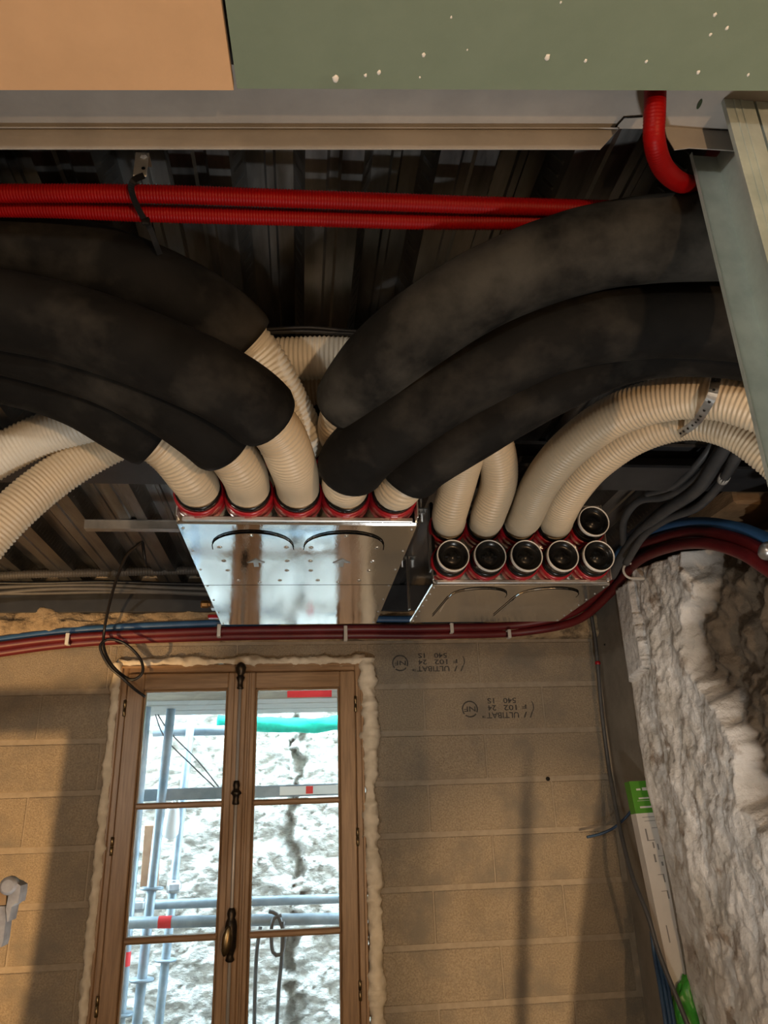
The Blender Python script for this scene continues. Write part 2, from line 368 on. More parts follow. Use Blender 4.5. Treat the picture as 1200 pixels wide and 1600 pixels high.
# ---- right wall: smooth render strip, rough plastered old wall, dark upper recess
struct(MB().box((XW1, 2.985, 0), (XW1+.2, WY, EZ+ZD+.2)).build('wall_right', 'render'))
def old_wall():
    nu, nv = 210, 400
    mb = MB(); rub = []; ww = []; brk = []
    ztop = lambda y: 0.855-0.125*max(0, (2.95-y))
    U0 = -0.22                                   # return of the end face (towards +X)
    for j in range(nv+1):
        for i in range(nu+1):
            s = U0+(i/nu)*(1.30+0.22)           # s<0 is the end face, s>=0 runs toward the viewer
            t = j/nv
            y = 2.95-max(0, s); x = 1.335+max(0, -s)
            h = -1.6+t*(ztop(y)+1.6)
            p = Vector((s, h*1.0, 0.3))
            edge = min(1, max(0, (s+.02)/.10))
            n1 = fbm((s, h, 0.3), 2.2, 5); n2 = fbm((s, h*.8, 4.3), 9, 5); n3 = fbm((s*1.0, h*.4, 9.3), 5, 4)
            lean = max(0, -h+.02); x += (.10*min(lean, .38)+.03*max(0, lean-.38))*max(0, 1-max(0, s)/.5)
            # exposed rubble core: upper right area with a ragged edge
            e = (s-0.53)-0.16*fbm((s, h, 7.7), 3.1, 4)-0.10*max(0, .25-h)*2.2
            e += -0.55*max(0, -(h+0.02))
            rm = min(1, max(0, e*14))
            d = 0.009*n1+0.007*n2+0.004*n3+0.009*fbm((s, h*.6, 5.3), 22, 5)
            # vertical ridge of plaster
            d += 0.02*math.exp(-((s-.24-.10*(.5-h)*.2)/.05)**2)
            d -= rm*(0.085+0.05*n2+0.05*abs(fbm((s, h, 2.2), 6, 3)))
            # ledges of spalled plaster lower down
            st = fbm((s, h*.7, 12.1), 4.2, 4)
            d += 0.010*(math.floor(st*3.2+.5*fbm((s, h, 21.), 12, 3))/2.0)
            wsh = 1.0 if (s > 0.005 and s < .20+.03*n2 and h > 0.41+.18*s and h < .79) else 0.0
            if wsh: d = 0.034+0.0015*n2
            w2 = min(1, max(0, (fbm((s, h*.5, 3.4), 2.6, 5)-0.02)*5))*(1-rm)*(.75 if h < .3 else .35)
            if s < 0: x2 = x; y2 = y+d*edge
            if s < 0: q = Vector((x, 2.95+0.5*d, h+EZ))
            else:
                k = min(1, s/.06); q = Vector((x-d*k, y+(1-k)*d*.5, h+EZ))
            mb.v.append(q); rub.append(rm); ww.append(max(1.0*wsh, .6*w2)); 
            bb = 1.0 if (s > .70 and -.52 < h < -.30 and fbm((s, h, 1.1), 6, 3)+(s-.76)*8 > 0) else 0.0
            brk.append(bb)
    for j in range(nv):
        for i in range(nu):
            a = j*(nu+1)+i; mb.f.append([a, a+1, a+nu+2, a+nu+1]); mb.sm.append(True)
    # flat top, going back into the wall
    o = len(mb.v)
    for i in range(nu+1):
        q = mb.v[nv*(nu+1)+i]; mb.v.append(Vector((1.75, max(q.y, 1.0), q.z))); rub.append(1); ww.append(0); brk.append(0)
    for i in range(nu):
        a = nv*(nu+1)+i; mb.f.append([a, a+1, o+i+1, o+i]); mb.sm.append(False)
    ob = mb.build('wall_right', 'plaster')
    for nm, arr in (('rubble', rub), ('whitewash', ww), ('brick', brk)):
        at = ob.data.attributes.new(nm, 'FLOAT', 'POINT'); at.data.foreach_set('value', arr)
    return struct(ob)
old_wall()
struct(MB().box((1.62, -2.75, 0), (1.80, WY+.2, EZ+ZD+.3)).build('wall_right', 'timber'))
struct(MB().box((1.40, -2.75, 0), (1.62, 1.70, EZ+ZD+.07)).build('wall_right', 'wallplain'))
# ---- deck
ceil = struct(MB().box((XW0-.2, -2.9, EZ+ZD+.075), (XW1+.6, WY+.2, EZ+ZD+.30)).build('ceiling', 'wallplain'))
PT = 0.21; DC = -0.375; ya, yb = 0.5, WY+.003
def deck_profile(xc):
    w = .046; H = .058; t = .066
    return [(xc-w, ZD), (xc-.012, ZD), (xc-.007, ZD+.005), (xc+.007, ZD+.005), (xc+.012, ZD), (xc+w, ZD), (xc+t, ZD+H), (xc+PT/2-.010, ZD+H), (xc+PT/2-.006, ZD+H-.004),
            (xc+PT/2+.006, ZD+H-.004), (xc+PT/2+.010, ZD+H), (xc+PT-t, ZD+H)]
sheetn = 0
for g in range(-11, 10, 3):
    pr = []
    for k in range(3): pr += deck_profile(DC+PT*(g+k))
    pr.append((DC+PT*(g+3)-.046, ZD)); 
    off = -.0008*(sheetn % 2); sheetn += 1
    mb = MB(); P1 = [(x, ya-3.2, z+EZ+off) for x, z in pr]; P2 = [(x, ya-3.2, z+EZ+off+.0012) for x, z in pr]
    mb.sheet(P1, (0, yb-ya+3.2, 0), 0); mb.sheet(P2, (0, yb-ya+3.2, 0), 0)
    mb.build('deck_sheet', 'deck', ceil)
# embossed dimples on the webs of the deck
mb = MB()
for g in range(-6, 9):
    xc = DC+PT*g
    for sgn in (-1, 1):
        y = .85
        while y < 3.35:
            a = Vector((xc+sgn*.049, y, EZ+ZD+.010)); b = Vector((xc+sgn*.0625, y+.012, EZ+ZD+.048)); w = Vector((0, .0055, 0)); n = Vector((sgn*.0016, 0, -.0009))
            c = (a+b)/2+n
            mb.add([a-w, a+w, b+w, b-w, c+(a-b)*.3, c+(b-a)*.3], [(0, 4, 5, 3), (4, 1, 2, 5), (0, 1, 4), (3, 5, 2)])
            y += .028
tag(mb.build('deck_embossing', 'deck', ceil), kind='stuff')
# ---- facade above and outside (keeps daylight to the window only)
# ================================================================== WINDOW
win = bpy.data.objects.new('window_1', None); COL.objects.link(win); place(win, V((XL+XR)/2, WY, WB)); struct(win)
def fbar(name, x0, x1, z0, z1, ya_, yb_, m_, par, ch=.004): return MB().box((x0, ya_, EZ+z0), (x1, yb_, EZ+z1), ch).build(name, m_, par)
fw = .036
fr = fbar('frame', XL, XL+fw, WB, WT, WY-.012, WY+.07, 'wood', win)
fbar('frame', XR-fw, XR, WB, WT, WY-.012, WY+.07, 'wood', win)
fbar('frame', XL+fw, XR-fw, WT-fw, WT, WY-.012, WY+.07, 'wood_h', win)
fbar('frame', XL+fw, XR-fw, WB, WB+fw, WY-.012, WY+.07, 'wood_h', win)
fbar('frame_bead', XL-.0, XL+.012, WB, WT, WY-.022, WY-.012, 'wood', win, .003)
fbar('frame_bead', XR-.012, XR, WB, WT, WY-.022, WY-.012, 'wood', win, .003)
fbar('frame_bead', XL, XR, WT-.012, WT, WY-.0225, WY-.012, 'wood_h', win, .003)
PA, PB, PC, PD = -0.678, -0.318, -0.1995, 0.171
ZP = [0.477, 0.006, -0.482, -0.955]; bar = .018
MID = -.259
for sx0, sx1, px0, px1 in ((XL+fw+.002, MID-.001, PA, PB), (MID+.001, XR-fw-.002, PC, PD)):
    st = WT-fw-.002; sb = WB+fw+.002; f0, f1 = WY-.030, WY+.03
    sash = fbar('sash_stile', sx0, px0, sb, st, f0, f1, 'wood', win)
    fbar('sash_stile', px1, sx1, sb, st, f0, f1, 'wood', sash)
    fbar('sash_rail', px0, px1, ZP[0], st, f0+.0005, f1, 'wood_h', sash)
    fbar('sash_rail', px0, px1, sb, ZP[3], f0+.0005, f1, 'wood_h', sash)
    # moulded inner lining
    for a, b in ((px0, px0+.009), (px1-.009, px1)): fbar('moulding', a, b, ZP[3], ZP[0], f0+.012, f1-.012, 'wood', sash, .005)
    fbar('moulding', px0, px1, ZP[0]-.009, ZP[0], f0+.012, f1-.012, 'wood_h', sash, .005)
    for z in ZP[1:3]: fbar('glazing_bar', px0, px1, z-bar/2-.003, z+bar/2+.003, f0+.006, f1-.004, 'wood_h', sash, .007)
    for k in range(3):
        t = ZP[k]-(bar/2 if k else 0); b = ZP[k+1]+bar/2
        fbar('pane', px0-.004, px1+.004, b, t, WY+.006, WY+.010, 'glass', sash, 0)
    for zz in (.40, -.14, -.69):
        hx = sx0-.002 if sx0 < -.5 else sx1+.002
        hm = MB().lathe(V(hx, WY-.034, zz-.035), (0, 0, 1), [(0, .004), (.002, .0065), (.033, .0065), (.034, .005), (.036, .005), (.037, .0065), (.068, .0065), (.07, .004)], 10)
        hm.build('hinge', 'bronze_hi', sash)
# meeting cover strips
fbar('cover_strip', -.292, -.236, WB+.04, WT-fw-.004, WY-.040, WY-.030, 'wood', win, .006)
fbar('cover_strip', -.228, -.216, WB+.04, WT-fw-.004, WY-.036, WY-.030, 'wood', win, .004)
# cremone bolt
bolt = MB().tube([V(-.264, WY-.052, WB+.05), V(-.264, WY-.052, WT-.05)], .0065, 10).build('bolt_rod', 'rod', win)
RX, RY = -.264, WY-.052
def turned(name, z, prof, m_, par): return MB().lathe(V(RX, RY, z), (0, 0, 1), prof, 18).build(name, m_, par)
turned('bolt_keeper', WT-.115, [(0, .010), (.004, .015), (.012, .012), (.03, .011), (.05, .019), (.056, .015), (.062, .013), (.075, .020), (.092, .024), (.105, .021), (.115, .010), (.118, .002)], 'bronze', bolt)
turned('bolt_keeper', .0, [(0, .011), (.004, .015), (.022, .012), (.036, .014), (.044, .023), (.052, .019), (.058, .013), (.066, .012), (.074, .015), (.09, .012), (.094, .010)], 'bronze', bolt)
turned('bolt_box', -.565, [(0, .012), (.006, .018), (.02, .013), (.03, .016), (.05, .023), (.12, .024), (.14, .020), (.15, .014), (.165, .018), (.18, .014), (.186, .010)], 'bronze', bolt)
mb = MB(); bm = bmesh.new(); bmesh.ops.create_uvsphere(bm, u_segments=20, v_segments=12, radius=1)
for v in bm.verts:
    c = v.co.copy(); v.co = Vector((RX-.012+c.x*.019+c.z*.006, RY-.045+c.y*.014, EZ-.487+c.z*.052))
mb.bm(bm, True); mb.lathe(V(RX, RY-.01, -.487), (-.3, -1, 0), [(0, .008), (.035, .007)], 10)
mb.build('bolt_handle', 'bronze_hi', bolt)
# ---- expanding foam around the frame
def foam(pts, r0, amp, name, par, seedz, label):
    path = curve(pts, .006)
    mb = MB(); mb.tube(path, lambda i, al, a: max(.006, r0+amp*(1.1*noise.noise(Vector((al*8, seedz, 0)))+.7*noise.noise(Vector((al*22+math.cos(a), seedz, 2+math.sin(a))))+.8*noise.noise(Vector((math.cos(a)*1.6, math.sin(a)*1.6+seedz, al*33)))+.35*noise.noise(Vector((math.cos(a)*3, math.sin(a)*3+seedz, al*90))))), 12)
    return mb
fo = MB()
a = foam([V(XL-.012, WY-.008, WB), V(XL-.016, WY-.008, -.4), V(XL-.012, WY-.008, 0), V(XL-.014, WY-.008, .35), V(XL-.012, WY-.008, WT+.012)], .019, .011, '', None, 3.3, '')
b = foam([V(XL-.012, WY-.008, WT+.012), V(-.4, WY-.008, WT+.014), V(-.05, WY-.008, WT+.012), V(XR+.012, WY-.008, WT+.012)], .019, .012, '', None, 8.1, '')
c = foam([V(XR+.018, WY-.004, WT+.02), V(XR+.026, WY-.004, .3), V(XR+.022, WY-.004, -.1), V(XR+.030, WY-.004, -.45), V(XR+.026, WY-.004, -.8), V(XR+.020, WY-.004, WB)], .034, .018, '', None, 5.7, '')
for q in (a, b, c): fo.add(q.v, q.f, True)
tag(fo.build('expanding_foam', 'foam'), 'lumpy cream expanding foam bead sealing the window frame to the blocks', 'foam')
# ================================================================== OUTSIDE
def outside_wall():
    nu, nv = 260, 340; mb = MB(); st = []
    x0, x1, z0, z1 = -2.6, 1.9, -2.2, 2.6
    for j in range(nv+1):
        for i in range(nu+1):
            x = x0+(x1-x0)*i/nu; h = z0+(z1-z0)*j/nv
            wx = x+.06*fbm((x, h, 11), 5, 3); wh = h+.05*fbm((x, h, 13), 5, 3); v1 = noise.voronoi(Vector((wx*5.0, wh*9, .5)))[0]; e = min(.10, v1[1]-v1[0])/.10
            n2 = fbm((x, h, 3), 7, 5); n3 = fbm((x, h, 8), 2.2, 3)
            xc = -.03+.10*fbm((0, h, 1.7), 2.0, 4)+.05*fbm((x, h, 2.9), 11, 4)
            cr = max(0, 1-abs(x-xc)/(.05+.10*fbm((x, h, 5.5), 5, 4)+1e-3)) if .05+.10*fbm((x, h, 5.5), 5, 4) > .012 else 0
            cr = cr*(1 if h > -1.4 else 0)
            d = .016*e+.03*n2+.03*n3+.010*fbm((x, h, 4), 19, 4)-.07*min(1, cr*1.6)
            mb.v.append(Vector((x, 5.6-d, h+EZ))); st.append(min(1, cr*1.3))
    for j in range(nv):
        for i in range(nu):
            a = j*(nu+1)+i; mb.f.append([a, a+1, a+nu+2, a+nu+1]); mb.sm.append(True)
    attr_mix(MT['stone_out'], 'crack', (0.26, 0.245, 0.22))
    ob = mb.build('wall_outside', 'stone_out'); at = ob.data.attributes.new('crack', 'FLOAT', 'POINT'); at.data.foreach_set('value', st)
    struct(ob)
outside_wall()
struct(MB().box((-6, WY+.2, -1.2), (6, 9, -1.0)).build('ground', 'soil'))
mbf = MB()
mbf.box((-6, WY+.2, -1), (HX0, WY+.32, 5.5)); mbf.box((HX1, WY+.2, -1), (6, WY+.32, 5.5)); mbf.box((HX0, WY+.2, EZ+HT), (HX1, WY+.32, 5.5)); mbf.box((HX0, WY+.2, -1), (HX1, WY+.32, EZ+HB))
struct(mbf.build('wall_facade', 'wallplain'))
struct(MB().box((-3.0, WY+.32, -1), (-2.7, 5.9, 1.55)).build('wall_skyblock_left', 'stone_out'))  # unseen side wall added to keep skylight off the lower outside wall
struct(MB().box((2.0, WY+.32, -1), (2.3, 5.9, 1.55)).build('wall_skyblock_right', 'stone_out'))  # its counterpart, likewise added only to block the low sky
SG = 'scaffold tubes outside the window'
def sc_tube(p, q, Yp, Yq, r, label, disc=(), ext=.35):
    A = aY(p[0], p[1], Yp); B = aY(q[0], q[1], Yq); d = (B-A).normalized(); A = A-d*ext; B = B+d*ext
    if abs(d.z) > .8: B = B+d*((B.z+1.0)/-d.z)
    t = thing('scaffold_tube', A if A.z < B.z else B, label, 'scaffold tube', SG)
    MB().tube([A, B], r, 14).build('tube', 'scaff', t)
    for (dx, dy, kind) in disc:
        C = aY(dx, dy, (Yp+Yq)/2); s = (C-A).dot(d); C = A+d*s
        if kind == 'disc': MB().lathe(C-d*.006, d, [(0, r), (.001, r*2.4), (.011, r*2.4), (.012, r)], 20).build('rosette', 'scaff', t)
        elif kind == 'red': MB().lathe(C-d*.03, d, [(0, r+.001), (.06, r+.001)], 14, cap=False).build('red_tape', 'redtape', t)
        elif kind == 'white': MB().lathe(C-d*.07, d, [(0, r+.001), (.14, r+.001)], 14, cap=False).build('white_tape', 'whitetape', t)
        else:
            mb = MB().lathe(C-d*.035, d, [(0, r), (.004, r*1.5), (.066, r*1.5), (.07, r)], 14); mb.box(C-Vector((.02, .05, .02)), C+Vector((.045, .01, .02)), .006); mb.build('coupler', 'alu', t)
    return t
sc_tube((228, 1118), (187, 1600), 4.15, 4.15, .024, 'scaffold standard nearest the left window edge with red tape', [(197, 1498, 'red'), (192, 1585, 'disc')])
sc_tube((265, 1130), (214, 1600), 4.25, 4.25, .024, 'scaffold standard with two ring discs seen in the left sash', [(238, 1388, 'disc'), (221, 1531, 'disc')])
sc_tube((299, 1122), (248, 1600), 4.75, 4.75, .024, 'thinner looking scaffold standard with a coupler behind the left sash', [(281, 1385, 'coupler'), (258, 1500, 'disc')])
sc_tube((220, 1414), (532, 1404), 4.45, 4.45, .024, 'upper of the two scaffold ledgers above the lower glazing bar', [(214, 1414, 'coupler')])
sc_tube((197, 1442), (532, 1435), 4.05, 4.05, .026, 'lower scaffold ledger with a red mark, just above lower glazing bar', [(258, 1441, 'red')], ext=.5)
sc_tube((240, 1143), (357, 1141), 4.8, 4.8, .03, 'grey horizontal scaffold tube below the planks in the left sash', ext=.0)
# toe board at mid height with label
A = aY(216, 1243, 4.3); B = aY(534, 1238, 4.3)
tb = thing('scaffold_rail', A, 'flat pale blue scaffold rail with red and white sticker behind the upper panes', 'scaffold rail')
MB().box((A.x-.5, 4.28, A.z-.03), (B.x+.5, 4.31, A.z+.03), .004).build('rail', 'scaff', tb)
s0 = aY(437, 1241, 4.279); s1 = aY(530, 1233, 4.279)
MB().box((s0.x, 4.2785, A.z-.022), (s1.x+.08, 4.28, A.z+.022)).build('white_sticker', 'whitetape', tb)
s0 = aY(478, 1241, 4.278); s1 = aY(489, 1241, 4.278)
MB().box((s0.x, 4.277, A.z-.018), (s1.x, 4.2785, A.z+.02)).build('red_sticker', 'redtape', tb)
# planks
pk = aY(300, 1098, 4.0); zpk = pk.z
for k in range(3):
    t = tag(MB().box((-1.6, 3.86+.24*k, zpk), (1.2, 4.08+.24*k, zpk+.045), .006).build('scaffold_plank', 'plank'), ['nearest', 'middle', 'farthest'][k]+' of three scaffold deck boards above the window', 'plank', 'scaffold deck boards')
A = aY(300, 1116, 4.62); tr = tag(MB().box((-1.6, 4.58, A.z), (1.2, 4.62, A.z+.10), .004).build('scaffold_transom', 'scaff'), 'grey steel transom under the far edge of the scaffold deck', 'scaffold beam')
s0 = aY(449, 1091, 3.858); s1 = aY(518, 1077, 3.858)
kb = tag(MB().box((-1.6, 3.835, zpk-.01), (1.2, 3.86, zpk+.13), .004).build('toe_board', 'plank'), 'pale scaffold toe board with a red label across the window top', 'toe board')
MB().box((s0.x, 3.832, s0.z), (s1.x, 3.835, s1.z)).build('red_label', 'redtape', kb)
# green netting roll
path = curve([aY(340, 1128, 4.9), aY(400, 1131, 4.9), aY(470, 1134, 4.9), aY(560, 1128, 4.9)], .02)
tag(MB().tube(path, lambda i, al, a: .045+.012*noise.noise(Vector((al*9, math.cos(a)*2, math.sin(a)*2))), 14).build('safety_net', 'greennet'), 'rolled bright green safety netting tied along the scaffold', 'netting')
p0 = aY(226, 1290, 5.0); p1 = aY(246, 1385, 5.0)
tag(MB().box((p0.x, 5.0, p1.z), (p1.x, 5.03, p0.z), .003).build('brown_board', 'rustboard'), 'brown board standing behind the scaffold standards', 'board')
for k, (pts, lb) in enumerate((([(240, 1105), (262, 1140), (310, 1190), (352, 1243)], 'upper thin dark wire sagging diagonally across the left sash outside'), ([(240, 1108), (256, 1150), (300, 1196), (352, 1246)], 'lower thin dark wire sagging diagonally across the left sash outside'))):
    tag(MB().tube(curve([aY(x, y, 4.5) for x, y in pts], .03), .004, 6).build('wire', 'greycable'), lb, 'wire')
for pts, lb in (([(420, 1424), (432, 1428), (440, 1445), (444, 1470), (438, 1492), (428, 1490), (424, 1465), (428, 1435), (440, 1430)], 'looped grey cable hung on the scaffold ledger outside'),
                ([(407, 1448), (402, 1480), (399, 1530), (397, 1620)], 'straight grey cable hanging left outside the right sash'),
                ([(442, 1440), (440, 1500), (436, 1540), (432, 1620)], 'straight grey cable hanging below the cable loop outside')):
    tag(MB().tube(curve([aY(x, y, 4.00) for x, y in pts], .02), .009, 8).build('outdoor_cable', 'greycable'), lb, 'cable')
cb = aY(265, 1312, 4.35)
tag(MB().lathe(cb, (0.05, 0, 1), [(0, .004), (.01, .03), (.03, .042), (.08, .042), (.13, .036), (.16, .03), (.18, .012), (.2, .004)], 16).build('plastic_cover', 'whitetape'), 'pale plastic cover hanging between the scaffold standards', 'plastic cover')
# ================================================================== STEEL BEAM, CEILING EDGE, STUD
zb = .86; b0 = 1.84; b1 = 2.005
mb = MB(); mb.box((XW0, b0, EZ+zb), (1.75, b1, EZ+zb+.010), .001); mb.box((XW0, b0, EZ+ZD-.011), (1.75, b1, EZ+ZD-.001), .001); mb.box((XW0, (b0+b1)/2-.004, EZ+zb+.01), (1.75, (b0+b1)/2+.004, EZ+ZD-.011))
tag(mb.build('steel_beam', 'beam'), 'black painted steel I-beam crossing under the deck behind the tubes', 'beam')
ZC = .82
def board(name, pts, m_, label):
    pp = [aZ(x, y, ZC) for x, y in pts]
    return tag(MB().prism(pp, (0, 0, .0125)).build(name, m_), label, 'plasterboard')
J0 = aZ(347, 0, ZC); J1 = aZ(366.5, 139, ZC); dj = (J0-J1)
def ext(p, k=9): q = p+dj*k; return q
E0 = aZ(-900, 140, ZC); Ea = aZ(365, 141, ZC); Eb = aZ(370.5, 138.5, ZC); E1 = aZ(1700, 144, ZC)
far = Vector((0, -1.6, 0))
gb = tag(MB().prism([Eb, E1, E1+far, Eb+dj*11], (0, 0, .0125)).build('plasterboard', 'green_board'), 'green moisture-resistant plasterboard on the near ceiling, splashed with plaster', 'plasterboard')
bb = tag(MB().prism([E0, Ea, Ea+dj*11, E0+far], (0, 0, .0125)).build('plasterboard', 'beige_board'), 'beige plasterboard on the near ceiling, left of the green one', 'plasterboard')
for (x, y, s) in [(855, 90, 4.2), (662, 86, 3), (524, 123, 5.0), (571, 118, 2.5), (592, 113, 3.2), (915, 95, 2.6), (1010, 96, 2.4), (1091, 113, 2.8), (1117, 23, 2.8), (1136, 44, 2.6), (1110, 54, 2.2), (1169, 117, 2.2), (705, 27, 1.6), (876, 4, 1.6), (656, 121, 1.5), (730, 78, 1.2)]:
    c = aZ(x, y, ZC); r = s*.00075; bm = bmesh.new(); bmesh.ops.create_icosphere(bm, subdivisions=2, radius=1); mb = MB()
    for v in bm.verts:
        k = 1+.45*noise.noise(v.co*1.7+Vector((x, y, 0))); v.co = c+Vector((v.co.x*r*k, v.co.y*r*k*1.4, v.co.z*r*.45))
    mb.bm(bm, True).build('plaster_splash', 'plaster_speck', gb)
for (x, y, s) in [(536, 82, 15), (604, 107, 8), (640, 60, 6)]:
    pass
# header track (channel open downward)
ZT = .872
f0 = aZ(-700, 197, ZT); f1 = aZ(968, 199, ZT); f2 = aZ(1700, 203, ZT)
th = Vector((0, .0012, 0)); dwn = f1.z-aY(600, 232, aZ(600, 198, ZT).y).z
tk = thing('header_track', f0, 'pale folded metal track along the edge of the near ceiling', 'metal track')
n0 = Vector((f0.x, f0.y-.095, f0.z)); n2 = Vector((f2.x, f2.y-.095, f2.z))
MB().prism([n0, n2, f2, f0], (0, 0, .0012)).build('web', 'track', tk)
fb0 = f0-Vector((0, 0, dwn)); c0 = aY(938, 233, f1.y)
mb = MB(); mb.prism([f0, f1, Vector((f1.x, f1.y, f1.z-.001)), c0, fb0], th)
# rolled lip near the fold
mb.prism([f0-Vector((0, 0, .004)), f1-Vector((0.003, 0, .004)), f1-Vector((0.006, .003, .007)), f0-Vector((0, .003, .007))], -th*2)
mb.build('flange', 'track', tk)
fy = aZ(1085, 201, ZT).y
q0 = aY(1042, 214, fy); q1 = aY(1054, 234, fy); q2 = aY(1078, 231, fy); q3 = aY(1140, 200, fy)
MB().prism([Vector((q0.x, fy, f1.z)), q0, q1, q2, Vector((q3.x, fy, q2.z)), Vector((q3.x, fy, f1.z))], th).build('flange_tab', 'track', tk)
e0 = aZ(962, 198, ZT-.002); e1 = aZ(975, 184, ZT-.002); e2 = aZ(1004, 182, ZT-.002)
MB().tube([e0, e1, e2], .0012, 6).build('cut_edge', 'blackplastic', tk)
hc = aZ(1093, 163, ZT-.0012)
bm = bmesh.new(); bmesh.ops.create_circle(bm, cap_ends=True, segments=16, radius=1)
for v in bm.verts: v.co = hc+Vector((v.co.x*.0028, v.co.y*.0075+v.co.x*.002, 0))
MB().bm(bm).build('drain_hole', mat('hole_green', (0.03, 0.045, 0.02), None, rough=.9), tk)
# vertical C stud
YR, YF = .776, .682
xa, xw = .562, .604
st = thing('metal_stud', (.58, .73, 0), 'galvanised steel C-stud standing at the right edge of view', 'metal stud')
tt = .0009
mb = MB()
mb.box((xa, YR, 0), (xw, YR+tt, EZ+ZT-.001)); mb.box((xw, YF, 0), (xw+tt, YR+tt, EZ+ZT-.001)); mb.box((xa, YF-tt, 0), (xw, YF, EZ+ZT-.001))
mb.box((xa, YR-.006, 0), (xa+tt, YR, EZ+ZT-.001)); mb.box((xa, YF, 0), (xa+tt, YF+.006, EZ+ZT-.001))
mb.build('channel', 'stud', st)
mb = MB()
for xx in (xa+.012, xa+.022): mb.box((xx, YF-.0022, 0), (xx+.004, YF-tt, EZ+ZT-.001), .0008)
mb.build('stiffening_rib', 'stud', st)
st2 = thing('metal_stud', (.66, .73, 0), 'second galvanised stud fixed right behind the edge stud', 'metal stud')
mb = MB(); mb.box((xw+.004, YF-tt, 0), (xw+.05, YF, EZ+ZT-.001)); mb.box((xw+.004, YF, 0), (xw+.004+tt, YR, EZ+ZT-.001)); mb.box((xw+.004, YR, 0), (xw+.05, YR+tt, EZ+ZT-.001)); mb.build('channel', 'stud', st2)
